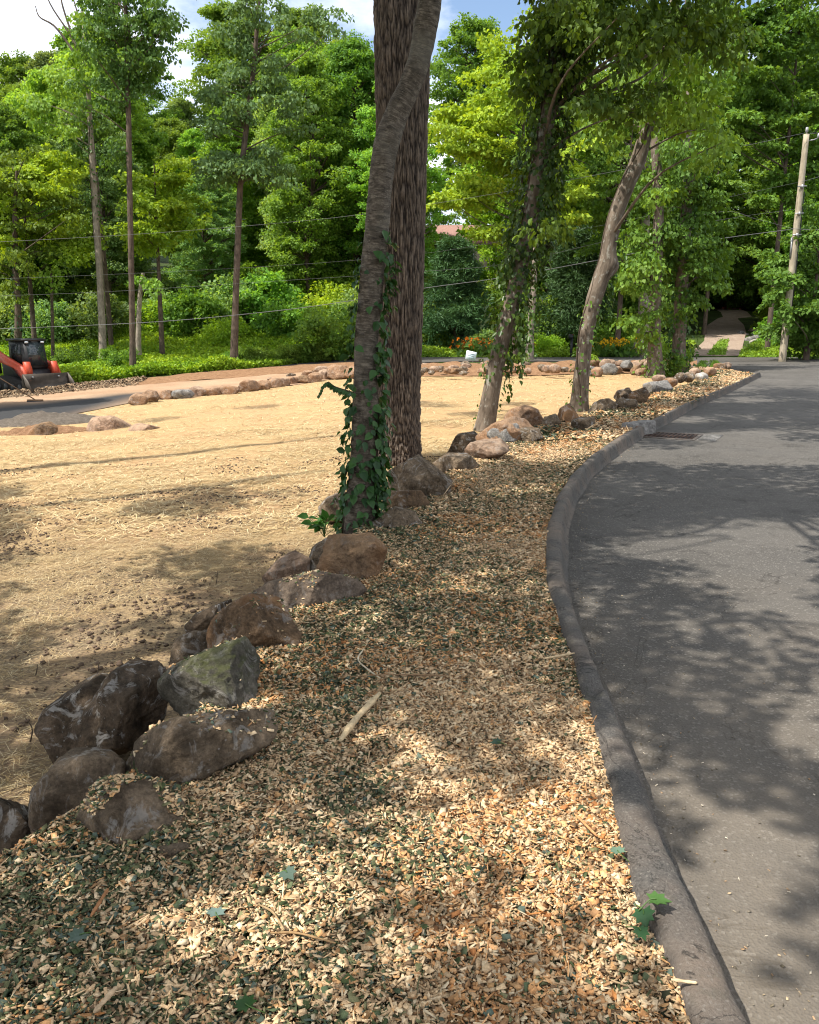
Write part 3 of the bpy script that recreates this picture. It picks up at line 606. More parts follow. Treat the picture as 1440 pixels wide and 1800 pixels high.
K([(950, 750), (955, 735), (978, 728), (985, 742), (975, 755)], -0.04, 'brown', 'small brown stone between the humped boulder and the triangular one', .8, 27, sub=3)
K([(978, 742), (985, 716), (998, 710), (1015, 728), (1022, 742), (990, 752)], -0.08, 'rust', 'small triangular rusty stone just left of the bent trunk', .8, 28, sub=4, p=22)
K([(1000, 746), (1010, 736), (1050, 733), (1058, 745), (1020, 757)], 0.0, 'brown', 'low stone in front of the bent trunk, sunk in chips', .8, 29, sub=3)
K([(1032, 722), (1045, 705), (1070, 700), (1088, 712), (1080, 725), (1045, 730)], -0.07, 'brown', 'rounded dark brown stone just right of the bent trunk', .8, 30, sub=5)
K([(1076, 712), (1090, 700), (1118, 702), (1125, 714), (1095, 720)], 0.0, 'brown', 'low flat stone between the dark pair and the bent trunk', .7, 31, sub=3)
K([(1078, 700), (1085, 686), (1105, 681), (1115, 692), (1105, 706), (1085, 706)], -0.02, 'dark', 'dark block with a pale top, left of the folded boulder', .8, 32, sub=5)
K([(1100, 706), (1112, 688), (1135, 680), (1142, 695), (1135, 708), (1110, 712)], -0.02, 'rust', 'folded reddish dark boulder midway along the far boulder row', .8, 33, sub=5)
K([(1120, 686), (1140, 672), (1175, 667), (1190, 678), (1170, 690), (1135, 693)], -0.06, 'grey', 'large smooth grey boulder beyond the folded reddish boulder', .8, 34, sub=5)
for k, (cx, cy_, w_, h_, m_, lb) in enumerate([
    (1158, 667, 30, 16, 'pink', 'pale tan wedge stone behind the smooth grey boulder'), (1178, 672, 30, 17, 'orange', 'smooth tan leaning slab next to the smooth grey boulder'),
    (1197, 664, 24, 19, 'dark', 'dark leaning stone under the ivy covered trunks'), (1211, 663, 24, 20, 'brown', 'brown upright stone between the dark leaning stone and the white one'),
    (1233, 663, 26, 16, 'white', 'pale whitish stone near the tip of the boulder row'), (1222, 654, 24, 14, 'pink', 'pinkish stone behind the whitish one near the tip'),
    (1248, 652, 26, 16, 'orange', 'tan stone by the road end of the boulder row'), (1265, 645, 28, 14, 'rust', 'reddish stone at the far tip of the boulder row'), (1278, 643, 20, 12, 'pink', 'small pink stone last at the row tip beside yellow straw')]):
    q = [(cx + w_ / 2 * math.cos(a), cy_ + h_ / 2 * math.sin(a)) for a in np.linspace(0, 6.28, 8)[:-1] + .3 * k]; K(q, -.03, m_, lb, .9, 60 + k, sub=3)
# stones at the far end of the field, below the street
rr_ = np.random.default_rng(5)
FARL = ['pink', 'orange', 'pink', 'grey', 'soil', 'pink']
for k, x in enumerate(np.arange(1040, 1145, 14)):
    for row in (0, 1):
        cx = x + rr_.normal() * 3 + row * 7; w_ = rr_.uniform(20, 34); h_ = rr_.uniform(14, 23); cy_ = 652 - row * 12 + rr_.normal() * 2
        q = [(cx + w_ / 2 * math.cos(a) * rr_.uniform(.85, 1.1), cy_ + h_ / 2 * math.sin(a) * rr_.uniform(.85, 1.1)) for a in np.linspace(0, 6.28, 8)[:-1]]
        zc = float(gnd(cx, cy_ + h_ / 2)[2]) - .03 + row * .12
        K(q, zc, FARL[int(rr_.integers(0, 6))], 'pinkish tan stone piled at the far field edge behind the bent trunk', 1.0, 100 + k * 2 + row, sub=3, group='stones piled at the far field edge')
for k in range(70):
    cx = rr_.uniform(735, 1040); w_ = rr_.uniform(7, 24); h_ = w_ * rr_.uniform(.45, .7); cy_ = 657 - (cx - 735) * .012 - rr_.random() * 16
    q = [(cx + w_ / 2 * math.cos(a) * rr_.uniform(.8, 1.1), cy_ + h_ / 2 * math.sin(a) * rr_.uniform(.8, 1.1)) for a in np.linspace(0, 6.28, 8)[:-1]]
    zc = float(gnd(cx, cy_ + h_ / 2)[2]) + .02 + .17 * math.sin(math.pi * min(1, max(0, (662 - cy_) / 20)))
    K(q, zc, ['soil', 'orange', 'pink', 'brown'][int(rr_.integers(0, 4))], 'reddish rubble stone in the low bank between field and street', .9, 160 + k, sub=3, name='rubble_stone', group='rubble stones in the low bank')
# row along the access road
ROW = [(243, 703, 32, 18, 'orange'), (264, 697, 28, 22, 'orange'), (293, 694, 30, 15, 'orange'), (322, 693, 36, 16, 'grey'), (345, 689, 30, 17, 'pink'), (375, 688, 32, 15, 'orange'), (402, 686, 34, 15, 'orange'), (437, 679, 38, 20, 'orange'), (463, 677, 26, 17, 'orange'), (484, 674, 24, 16, 'orange'),
       (498, 672, 22, 14, 'pink'), (515, 669, 24, 13, 'orange'), (532, 668, 22, 13, 'soil'), (552, 664, 26, 17, 'orange'), (572, 660, 28, 18, 'pink'), (595, 655, 34, 24, 'orange'), (618, 655, 24, 20, 'orange'), (476, 668, 12, 8, 'pink'), (512, 661, 16, 8, 'dark'), (541, 657, 24, 10, 'orange'), (565, 650, 30, 11, 'pink')]
LB = {0: 'first orange stone at the low road end of the kerb stone row', 3: 'greyish stone in the orange row along the access road', 7: 'round orange stone standing taller in the row along the access road', 15: 'big tan stone ending the row right by the vine wrapped trunk'}
for k, (cx, cy_, w_, h_, m_) in enumerate(ROW):
    w_ *= 1.2; h_ *= 1.25; q = [(cx + w_ / 2 * math.cos(a) * rr_.uniform(.9, 1.1), cy_ + h_ / 2 * math.sin(a) * rr_.uniform(.85, 1.08)) for a in np.linspace(0, 6.28, 8)[:-1]]
    K(q, float(gnd(cx, cy_ + h_ / 2)[2]) - .04, m_, LB.get(k, 'orange tan stone in the row between straw field and access road'), .9, 210 + k, sub=4, group='stones in a row along the access road')
K([(132, 766), (148, 745), (170, 732), (196, 730), (218, 741), (240, 754), (246, 768), (190, 776)], -1.03, 'dome', 'big half buried smooth boulder with whitish top on the straw', .95, 240, p=4, rough=.5)
K([(215, 768), (228, 750), (255, 744), (285, 752), (305, 768), (250, 778)], -1.0, 'dome', 'lower brown shoulder stone right against the half buried boulder', .8, 242, p=4, rough=.6)
K([(40, 770), (62, 748), (85, 742), (100, 750), (112, 770), (75, 780)], -1.02, 'soil', 'low mound shaped stone left of the half buried boulder', .9, 241, sub=4, p=8)
for k, (cx, cy_, w_, h_, lb) in enumerate([(910, 590, 34, 16, 'whitish boulder among the weeds across the street near orange lilies'), (1108, 618, 36, 16, 'grey garden boulder under the broad pale trunk'), (1172, 610, 30, 16, 'pale boulder beside the broad pale trunk'), (1082, 620, 34, 14, 'low tan stone below the yellow flowers'), (1140, 622, 30, 12, 'flat stone between the ivy trunks and the broad pale trunk'), (790, 602, 16, 16, 'small pinkish stone in the weeds by the street')]):
    q = [(cx + w_ / 2 * math.cos(a), cy_ + h_ / 2 * math.sin(a)) for a in np.linspace(0, 6.28, 8)[:-1]]; C = gnd(cx, cy_ + h_ / 2); K(q, float(C[2]) - .05, 'white' if k in (0, 2) else 'pink', lb, .9, 250 + k, sub=3)
for k in range(20):
    t = k / 20; cx = 1325 + rr_.normal() * 12; cy_ = 612 - 34 * rr_.random()
    w_ = rr_.uniform(12, 24); h_ = w_ * .6; q = [(cx + w_ / 2 * math.cos(a), cy_ + h_ / 2 * math.sin(a)) for a in np.linspace(0, 6.28, 8)[:-1]]
    K(q, float(gnd(cx, cy_ + h_ / 2)[2]) - .04, ['grey', 'white', 'pink'][k % 3], 'pale grey stone in the loose heap beside the dirt driveway', .9, 270 + k, sub=3, group='stones heaped beside the dirt driveway')

# ------------------------------------------------------------------ trunks of the near trees
def path_px(px, Y): return np.array([at(a, b, Y) for a, b, *_ in px])
def radii_px(px, P): return np.array([q[2] * np.linalg.norm(p - CAM) / F / 2 * .98 for q, p in zip(px, P)])
def trunk_geo(P, Rr, seg, n, amp=0.03, freq=3.0, seed=0, flare=1.35):
    Q = spline(P, n); t = np.linspace(0, 1, len(P)); rr = np.interp(np.linspace(0, 1, n), t, Rr); V, Fq, uv = tube_geo(Q, rr, seg)
    ctr = np.repeat(Q, seg + 1, 0); d = V - ctr
    nz = np.array([mnoise.noise((x[0] * freq + seed, x[1] * freq, x[2] * freq * .5)) for x in V]); h = np.repeat(np.linspace(0, 1, n), seg + 1)
    th = np.tile(np.linspace(0, 2 * np.pi, seg + 1), n); zz = V[:, 2] - Q[0, 2]
    fl = 1 + (flare - 1) * np.exp(-np.clip(zz, 0, 9) / (Rr[0] * 1.8)) * (.6 + .4 * np.cos(th * 5 + seed))
    V = ctr + d * (fl + amp * nz)[:, None]; V.reshape(n, seg + 1, 3)[:, -1] = V.reshape(n, seg + 1, 3)[:, 0]
    return V, Fq, uv, Q, rr
def ivy_on(Q, rr, n, size, spread, r, side=None, dens=None, tints=((.02, .055, .018), (.045, .11, .03)), T=T6, hang=1.0):
    w_ = np.ones(len(Q)) if dens is None else np.interp(np.linspace(0, 1, len(Q)), *dens); c = np.cumsum(w_); u = np.interp(r.random(n) * c[-1], c, np.arange(len(Q)))
    P = np.stack([np.interp(u, np.arange(len(Q)), Q[:, k]) for k in range(3)], -1); ra = np.interp(u, np.arange(len(Q)), rr); wl = np.interp(u, np.arange(len(Q)), w_)
    a = r.random(n) * 2 * np.pi if side is None else side[0] + r.normal(size=n) * side[1]
    o = np.stack([np.cos(a), np.sin(a), np.zeros(n)], -1); cl = vnoise(u * .9, a * 1.2, .9, 3); keep = r.random(n) < np.clip(.6 + cl * 1.3, .08, 1)
    P = P + o * (ra + np.abs(r.normal(size=n)) * spread * (.3 + .7 * np.minimum(wl, 1)) + .01)[:, None]; P[:, 2] += r.normal(size=n) * .05
    tip = unit(o * .45 + r.normal(size=(n, 3)) * .4 + np.array([0, 0, -.8 * hang])); nrm = unit(o + r.normal(size=(n, 3)) * .35 + np.array([0, 0, .5])); s = size * (.5 + .8 * r.random(n))
    P, tip, nrm, s = P[keep], tip[keep], nrm[keep], s[keep]; V, Fq, k = leaves(P, tip, nrm, s, T); m = len(P)
    uu = r.random((m, 1)); cc = (np.array(tints[0]) * (1 - uu) + np.array(tints[1]) * uu); return V, Fq, np.repeat(cc, k, 0)
def streamers(starts, length, size, r, tints, gap=.07):
    Vs, Fs, Cs, off = [], [], [], 0
    for s in starts:
        n = int(length * r.uniform(.5, 1.2) / gap); z = np.arange(n) * gap; P = np.asarray(s) + np.stack([np.cumsum(r.normal(size=n)) * .012, np.cumsum(r.normal(size=n)) * .012, -z], -1)
        P = np.repeat(P, 2, 0); o = rdir(len(P), 0, r) * np.array([1, 1, .2]); tip = unit(o * .6 + np.array([0, 0, -.9])); V, Fq, k = leaves(P + o * .03, tip, unit(o + np.array([0, 0, .3])), size * (.5 + .7 * r.random(len(P))), T6)
        u = r.random((len(P), 1)); Vs.append(V); Fs.append(Fq + off); Cs.append(np.repeat(np.array(tints[0]) * (1 - u) + np.array(tints[1]) * u, k, 0)); off += len(V)
    return np.vstack(Vs), np.vstack(Fs), np.vstack(Cs)
def join(parts):
    V, Fq, C, off = [], [], [], 0
    for v, f, c in parts: V.append(v); Fq.append(f + off); C.append(c); off += len(v)
    return np.vstack(V), np.vstack(Fq), np.vstack(C)
def vine(label, loc, parts, stems, group=None):
    t = thing('climbing_vine', label, 'vine', loc, 0, group); V, Fq, C = join(parts); l = np.asarray(loc, float)
    obj('foliage', npmesh('vine_foliage', V - l, [Fq], IVY, colr=C), t)
    mb = MB()
    for P, q in stems: mb.tube(np.asarray(P) - l, q, 5, cap=False)
    obj('stem', mb.mesh('vine_stem', BARK_LIMB, True), t); return t
def spiral(Q, rr, turns, ph, n=60, k=1.05, hi=1.0):
    u = np.linspace(0, (len(Q) - 1) * hi, n); P = np.stack([np.interp(u, np.arange(len(Q)), Q[:, j]) for j in range(3)], -1); ra = np.interp(u, np.arange(len(Q)), rr) * k; a = ph + turns * 2 * np.pi * np.linspace(0, 1, n) + .4 * np.sin(np.linspace(0, 14, n))
    return P + np.stack([np.cos(a), np.sin(a), 0 * a], -1) * ra[:, None]
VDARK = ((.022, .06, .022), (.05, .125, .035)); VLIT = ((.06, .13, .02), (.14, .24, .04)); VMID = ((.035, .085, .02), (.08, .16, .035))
class Canopy:
    """limbs and leaf sprays of one tree, kept in world space until built"""
    def __init__(s, top): s.top = top; s.limbs = []; s.C = []; s.R = []
# 1 vine wrapped smooth barked tree
CH = [(629, 948, 54), (636, 860, 50), (641, 760, 46), (645, 600, 41), (655, 480, 41), (663, 400, 41), (669, 320, 41), (680, 250, 42), (700, 195, 38), (721, 150, 36), (738, 100, 37), (748, 50, 37), (756, 0, 37), (770, -120, 36), (775, -300, 38), (770, -520, 36)]
B = gnd(629, 940); B = gz(629, 940, -.10); YC = B[1]; P = path_px(CH, YC); Rr = radii_px(CH, P); P[:, 1] += np.linspace(0, .5, len(P)) * 0
V, Fq, uv, Qc, rc = trunk_geo(P, Rr, 40, 260, .05, 4.0, 3, 1.25)
TCHERRY = thing('tree', 'smooth grey barked tree with an S bend, wrapped in dark vines, nearest trunk', 'tree', B)
for kx, ky, amp_, sg in ((662, 455, .018, .05), (660, 487, -.012, .045), (684, 232, .014, .09), (640, 790, .012, .05), (634, 905, .02, .06)):
    kp = at(kx, ky, YC - .1); dv = V - kp; ds = np.linalg.norm(dv, axis=1); V = V + unit(V - np.repeat(Qc, 41, 0)) * (amp_ * np.exp(-(ds / sg) ** 2))[:, None]
dn_ = np.array([.008 * mnoise.noise((x[0] * 9, x[1] * 9, x[2] * 5)) + .004 * mnoise.noise((x[0] * 30, x[1] * 30, x[2] * 22)) - .012 * max(0, mnoise.noise((x[0] * 14 + 5, x[1] * 14, x[2] * 1.3)) - .25) for x in V]); V = V + unit(V - np.repeat(Qc, 41, 0)) * dn_[:, None]; V.reshape(260, 41, 3)[:, -1] = V.reshape(260, 41, 3)[:, 0]
CH_TRUNK = (V, Fq, uv)
# 2 oak
OK_ = [(696, 822, 76), (698, 740, 76), (702, 600, 78), (705, 400, 80), (707, 200, 84), (708, 0, 88), (708, -200, 90), (706, -500, 92), (705, -800, 92)]
B2 = gz(696, 812, -.38); P = path_px(OK_, B2[1]); Rr = radii_px(OK_, P)
n2, s2 = 760, 210
Vo, Fo, uvo, Qo, ro = trunk_geo(P, Rr, s2, n2, .03, 1.2, 8, 1.3)
ctr = np.repeat(Qo, s2 + 1, 0); d = unit(Vo - ctr); th = np.tile(np.linspace(0, 2 * np.pi, s2 + 1)[:-1].tolist() + [0], n2); rad0 = np.repeat(ro, s2 + 1)
hz = np.repeat(np.linspace(0, 1, n2), s2 + 1) * (P[-1, 2] - P[0, 2])
def oakh(t, z):
    x, y = math.cos(t), math.sin(t); w1 = .6 * mnoise.noise((x * 3, y * 3, z * 2.2)); q = Vector((x * 14 + w1, y * 14 + w1, z * 3.6)); dd, _ = mnoise.voronoi(q)
    return min(dd[1] - dd[0], .5) * 1.7 + .35 * mnoise.noise((x * 17, y * 17, z * 7)) + .2 * mnoise.noise((x * 40, y * 40, z * 22))
oh = np.array([oakh(t, z) for t, z in zip(th, hz)]); Vo = Vo + d * ((oh - .4) * .032)[:, None]
k_ = np.clip(oh / .8, 0, 1)[:, None]; oc = np.array([.022, .017, .015]) * (1 - k_) + np.array([.175, .137, .108]) * k_
TOAK = thing('tree', 'huge straight oak trunk with dark deeply furrowed bark behind the S bent tree', 'tree', B2)
# 3 leaning ivy trunk with hanging foliage
T3 = [(852, 762, 36), (856, 735, 31), (864, 690, 30), (880, 610, 29), (900, 530, 28), (916, 460, 27), (930, 400, 26), (945, 310, 25), (960, 220, 25), (975, 130, 25), (985, 60, 26), (995, 0, 26), (1010, -120, 23), (1020, -300, 20)]
B3 = gz(852, 756, -.37); P = path_px(T3, B3[1]); V3, F3, uv3, Q3, r3 = trunk_geo(P, radii_px(T3, P), 26, 120, .07, 2.5, 12, 1.3)
# 4 bent trunk with a knot
T4_ = [(1017, 725, 32), (1020, 690, 28), (1024, 640, 26), (1032, 580, 26), (1044, 530, 26), (1056, 492, 27), (1066, 462, 27), (1073, 420, 25), (1086, 370, 25), (1104, 322, 25), (1122, 280, 24), (1136, 230, 22), (1150, 160, 21), (1168, 80, 20), (1185, 20, 18), (1195, -80, 16), (1200, -200, 14)]
B4 = gz(1018, 722, -.37); P = path_px(T4_, B4[1]); V4, F4, uv4, Q4, r4 = trunk_geo(P, radii_px(T4_, P), 26, 130, .09, 2.2, 17, 1.25)
kp = at(1082, 470, B4[1]); dv = V4 - kp; dist = np.linalg.norm(dv, axis=1); V4 = V4 + unit(V4 - np.repeat(Q4, 27, 0)) * (.13 * np.exp(-(dist / .22) ** 2))[:, None]

# ------------------------------------------------------------------ crowns and shade of the near trees
rs = np.random.default_rng(77)
# tree 3 crown: dark hanging sprays over the road, tree 4 crown: lit yellow green sprays
def sprays_px(lst, Y, r, jitter=.5):
    C, Rd = [], []
    for px, py, w_, h_, n in lst:
        for _ in range(n):
            C.append(at(px + r.uniform(-w_, w_), py + r.uniform(-h_, h_), Y + r.normal() * jitter)); Rd.append(r.uniform(.35, .6))
    return np.array(C), np.array(Rd)
def crown_near(C, Rd, per, size, tints, r, flat=.35, T=T6, hang=.9, droop=.35): return leaf_cloud(C, Rd, per, size, tints, flat=flat, droop=droop, r=r, T=T, hang=hang)
def limbs_to(mb, Q, C, r, off, every=2, r0=.045, up=.5, hide=False):
    for c in C[::every]:
        d = np.linalg.norm(Q[:, :2] - c[:2], axis=1); k = len(Q) - 3 if hide else int(np.argmin(np.abs(Q[:, 2] - (c[2] - up * min(d.min(), 6.0))))); q = limb(Q[k], c, .15, 8, r)
        if hide:
            u_, v_, z_ = proj(q)
            if ((v_ > -30) & (u_ > -40) & (u_ < 1480) & (z_ > .3)).any(): continue
        ln = np.linalg.norm(c - Q[k])
        mb.tube(q - off, np.linspace(min(r0, .010 + .009 * ln), .006, 8), 6, cap=False)
def build_tree(t, base, trunk, bmat, crown=None, Q=None, limbs=(), mat=LEAF_NEAR, colr=None, smooth=True, every=2, hide=False):
    V, Fq, uv = trunk; b = np.asarray(base, float); V = V - b; cc = colr
    if len(limbs):
        mb = MB(); limbs_to(mb, Q, np.asarray(limbs), rs, b, every, hide=hide)
        if mb.n:
            Fq = np.vstack([Fq] + [f + len(V) for f in mb.Fq]); V = np.vstack([V] + mb.V); uv = np.vstack([uv] + mb.uv)
            if cc is not None: cc = np.vstack([cc, np.tile([[.07, .05, .042]], (mb.n, 1))])
    obj('trunk', npmesh('trunk', V, [Fq], bmat, uv=uv, smooth=True, colr=cc), t)
    if crown is not None: obj('crown', npmesh('crown', crown[0] - b, [crown[1]], mat, colr=crown[2]), t)

# --- shade: every ground point the photograph shows in shade gets leaf sprays up along the sun's ray
LIT = [(30, 1010, 130, 105), (300, 925, 300, 24), (60, 850, 110, 40), (560, 850, 60, 50), (60, 1160, 90, 30), (300, 790, 420, 50), (640, 760, 300, 60),
       (1000, 1530, 135, 105), (1090, 1330, 40, 45), (1140, 1510, 45, 60), (1410, 1715, 120, 95), (1420, 1290, 60, 60), (1335, 1130, 75, 24), (1250, 915, 190, 46), (1330, 985, 130, 40), (1400, 1000, 70, 60),
       (930, 795, 90, 18), (1020, 757, 70, 10), (830, 1700, 150, 36), (900, 1000, 50, 25), (1030, 870, 35, 30), (1390, 1090, 50, 22), (1180, 905, 60, 16)]
def is_lit(px, py, m=1.1):
    return any(((px - a) / (c * m)) ** 2 + ((py - b) / (d * m)) ** 2 < 1 for a, b, c, d in LIT)
CT = [dict(base=B, Q=Qc), dict(base=B2, Q=Qo)]
OFF = [(-6.6, 3.2), (-9.5, 8.5), (-5.2, -3.6), (-8.5, 13.0)]
OFFL = ['tall tree standing left of the camera beyond the boulders, shading the field', 'tall tree on the left side of the straw field shading it', 'tall tree behind the camera shading the wood chips', 'tall tree at the left field edge near the half buried boulder']
for x, y in OFF:
    b = np.array([x, y, float(H(x, y)) - .1]); CT.append(dict(base=b, Q=spline(np.array([b, b + [.1, 0, 4], b + [.3, .2, 9], b + [.2, .3, 14.5]]), 40)))
for c in CT: c['C'] = []; c['R'] = []
GR = [(a_, b_, .16, .28, .42) for b_ in np.arange(.6, 6.2, .4) for a_ in np.arange(-3.4, 4.6, .4)] + [(a_, b_, .16, .48, .75) for b_ in np.arange(-1.0, 24, .6) for a_ in np.arange(-7, 12, .6) if not (.5 < b_ < 6.1 and -3.3 < a_ < 4.5)]
for gx_, gy_, jt_, ra_, rb_ in GR:
    if True:
        g = np.array([gx_ + rs.normal() * jt_, gy_ + rs.normal() * jt_, 0.]); px, py, zz = proj([g[0], g[1], 0 if gx_ > -1.2 else -.45])
        if zz < .3: px, py = 700, 2000
        inside = -250 < px < 1750 and py > 560
        if gy_ > 1 and not inside: continue
        if is_lit(px, py): continue
        r_cl = rs.uniform(ra_, rb_)
        for a_ in np.linspace(0, 6.28, 9)[:-1]:
            o_ = g + np.array([math.cos(a_), math.sin(a_), 0]) * r_cl * .6; ox, oy, oz = proj([o_[0], o_[1], 0 if gx_ > -1.2 else -.45])
            if oz > .3 and is_lit(ox, oy, .8): r_cl = .2; break
        if r_cl == .2 and (gy_ > 6 or rs.random() < .3): continue
        road = px > 1000 + (py < 900) * 60
        if py < 800 and rs.random() < (.8 if px > 1000 else .86): continue
        if px < 640 and py < 1330 and rs.random() < .17: continue
        if rs.random() < .05: continue
        for h in (rs.uniform(5.5, 7), rs.uniform(7.5, 9), rs.uniform(9.5, 12.5)):
            c = g + S / S[2] * h; u, v, z2 = proj(c)
            if not (z2 > .5 and -90 < u < 1530 and v > -100): break
        if z2 > 0.5 and -90 < u < 1530 and v > -100: 
            h = 15.0; c = g + S / S[2] * h; u, v, z2 = proj(c)
            if z2 > 0.5 and -90 < u < 1530 and v > -100: continue
        dd = [np.linalg.norm(c[:2] - np.array(k['base'][:2])) * (1.0 if n_ else 1.6) for n_, k in enumerate(CT)]; k = CT[int(np.argmin(dd))]; k['C'].append(c); k['R'].append(r_cl)
for Qt, zs_ in ((Qc, np.arange(.2, 7, .4)), (Qo, np.arange(.2, 9, .5)), (Q3, np.arange(3, 8, .5))):  # leaf sprays added up-sun, out of view, to shade these trunks
    for zz_ in zs_:
        k_i = int(np.argmin(np.abs(Qt[:, 2] - zz_))); 
        for _ in range(2):
            for h in np.arange(4.5, 13, .5):
                c = Qt[k_i] + S / S[2] * (h + rs.uniform(0, 1.5)) + rs.normal(size=3) * .2; u, v, z2 = proj(c)
                if z2 < .5 or not (-90 < u < 1530 and v > -100): 
                    dd = [np.linalg.norm(c[:2] - np.array(k['base'][:2])) for k in CT]; k = CT[int(np.argmin(dd))]; k['C'].append(c); k['R'].append(rs.uniform(.5, .75)); break
print('shade sprays', [len(c['C']) for c in CT])
SH_T = ((.05, .11, .02), (.10, .19, .035))
def shade_crown(c):
    if not c['C']: return None
    C_, R_ = np.array(c['C']), np.array(c['R']); out = []
    for lo_, hi_, per_ in ((0, .25, 40), (.25, .46, 110), (.46, 2, 300)):
        k = (R_ >= lo_) & (R_ < hi_)
        if k.any(): out.append(leaf_cloud(C_[k], R_[k], per_, .12, SH_T, flat=.3, droop=.2, r=rs, T=T4))
    return join(out)
build_tree(TCHERRY, B, CH_TRUNK, BARK_CHERRY, shade_crown(CT[0]), Qc, CT[0]['C'], every=4, hide=True)
oakc = CT[1]
build_tree(TOAK, B2, (Vo, Fo, uvo), BARK_OAK, shade_crown(oakc), Qo, oakc['C'], colr=oc, every=6, hide=True)
for c, l in zip(CT[2:], OFFL):
    if not c['C']: continue
    t = thing('tree', l, 'tree', c['base']); V, Fq, uv = tube_geo(c['Q'], np.linspace(.24, .06, 40), 14)
    build_tree(t, c['base'], (V, Fq, uv), BARK_DARK, shade_crown(c), c['Q'], c['C'], every=6, hide=True)
# tree 3
C, Rd = sprays_px([(1000, 30, 60, 35, 13), (1080, 30, 70, 30, 16), (1180, 30, 80, 30, 18), (1265, 45, 45, 45, 11), (1050, 95, 80, 25, 10), (1130, 80, 60, 25, 7), (1000, 150, 50, 40, 5), (950, 120, 35, 50, 6), (1060, 185, 60, 14, 5), (1130, 165, 40, 12, 3), (960, 400, 25, 40, 3), (1100, -70, 200, 60, 44)], B3[1], rs, 1.0)
t3 = thing('tree', 'leaning tree draped in dark hanging ivy whose shady branches reach over the road', 'tree', B3)
build_tree(t3, B3, (V3, F3, uv3), BARK_VINE, crown_near(C, Rd * .85, 80, .105, ((.045, .095, .014), (.115, .19, .026)), rs), Q3, C, every=4)  # leaf tints darkened to carry the shade over this crown
# tree 4
C, Rd = sprays_px([(1150, 165, 60, 35, 18), (1060, 175, 50, 35, 9), (1185, 110, 70, 50, 18), (1040, 235, 40, 20, 4), (1215, 190, 50, 50, 14), (1220, 70, 60, 50, 12), (1235, 260, 35, 30, 4)], B4[1], rs, 1.3)
t4 = thing('tree', 'bent bare lower trunk with a swollen knot and sunlit leaves above, beside the curb', 'tree', B4)
build_tree(t4, B4, (V4, F4, uv4), BARK_VINE, crown_near(C, Rd * 1.1, 52, .125, ((.085, .17, .022), (.20, .315, .04)), rs), Q4, C, every=5)  # leaf tints lightened to carry the sunlight on these leaves

# --- vines
lowd = ([0, .12, .3, .4, .5, 1], [.8, 1.3, 1.5, .7, .35, .0])
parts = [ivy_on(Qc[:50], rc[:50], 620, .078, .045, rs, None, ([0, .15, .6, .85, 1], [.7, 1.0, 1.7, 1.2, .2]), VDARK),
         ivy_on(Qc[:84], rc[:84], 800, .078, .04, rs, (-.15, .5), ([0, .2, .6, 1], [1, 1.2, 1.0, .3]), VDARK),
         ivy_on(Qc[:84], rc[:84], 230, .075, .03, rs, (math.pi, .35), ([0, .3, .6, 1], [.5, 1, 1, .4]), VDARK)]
br = np.array([at(590, 680, YC - .05) + np.array([-.0, 0, 0]), at(575, 672, YC - .1), at(562, 695, YC - .1)]); br = spline(np.vstack([at(622, 690, YC - .15), br]), 16)
pp = np.repeat(br, 2, 0); tipv = unit(np.tile([[-.5, -.3, -.8], [-.2, -.5, -.8]], (16, 1)) + rs.normal(size=(32, 3)) * .2); V_, F_, k_n = leaves(pp, tipv, np.tile([[0, -.6, .7]], (32, 1)), np.linspace(.062, .03, 32), T6)
parts.append((V_, F_, np.tile(np.array([.04, .10, .03]), (len(V_), 1))))
vine('dark green vine wound round the lower trunk of the S bent tree', B, parts, [(spiral(Qc[:90], rc[:90], .3, -.5), np.linspace(.018, .008, 60)), (spiral(Qc[:84], rc[:84], .2, .6), np.linspace(.014, .006, 60)), (spiral(Qc[:80], rc[:80], -.2, 3.0), np.linspace(.012, .006, 60)), (br, np.linspace(.006, .003, 16))])
parts = [ivy_on(Q3[22:106], r3[22:106], 4200, .10, .20, rs, None, ([0, .1, .3, .6, 1], [.3, .9, 1.5, 1.5, 1]), ((.018, .042, .012), (.07, .125, .02))), ivy_on(Q3[14:50], r3[14:50], 160, .09, .05, rs, (0, .7), None, VMID), ivy_on(Q3[:60], r3[:60], 60, .07, .05, rs, (3.1, .5), None, VMID)]
st = [Q3[int(k)] + np.array([rs.uniform(.05, .5), rs.normal() * .2, 0]) for k in rs.uniform(30, 98, 44)] + [Q3[int(k)] + np.array([-rs.uniform(.1, .5), rs.normal() * .2, 0]) for k in rs.uniform(44, 100, 26)] + [Q3[28] + np.array([.22, 0, 0]), Q3[32] + np.array([.3, 0, 0]), Q3[26] + np.array([.12, 0, 0])]
parts.append(streamers(st, .95, .11, rs, ((.025, .06, .014), (.075, .14, .025))))
vine('thick ivy hanging in streamers from the leaning trunk', B3, parts, [(spiral(Q3, r3, .7, .4), np.linspace(.03, .015, 60)), (spiral(Q3, r3, -.5, 2.4, hi=.6), np.linspace(.022, .01, 60))])
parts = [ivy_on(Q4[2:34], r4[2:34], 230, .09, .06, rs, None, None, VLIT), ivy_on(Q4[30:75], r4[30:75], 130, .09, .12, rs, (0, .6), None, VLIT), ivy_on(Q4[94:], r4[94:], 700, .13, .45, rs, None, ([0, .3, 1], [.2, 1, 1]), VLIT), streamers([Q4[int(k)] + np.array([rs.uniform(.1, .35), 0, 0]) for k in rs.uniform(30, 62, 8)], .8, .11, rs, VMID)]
vine('light green ivy on the base and back of the bent knotted trunk', B4, parts, [(spiral(Q4, r4, .5, 1.2, hi=.7), np.linspace(.025, .01, 60)), (spiral(Q4, r4, -.3, 4.4, hi=.5), np.linspace(.02, .01, 60))])
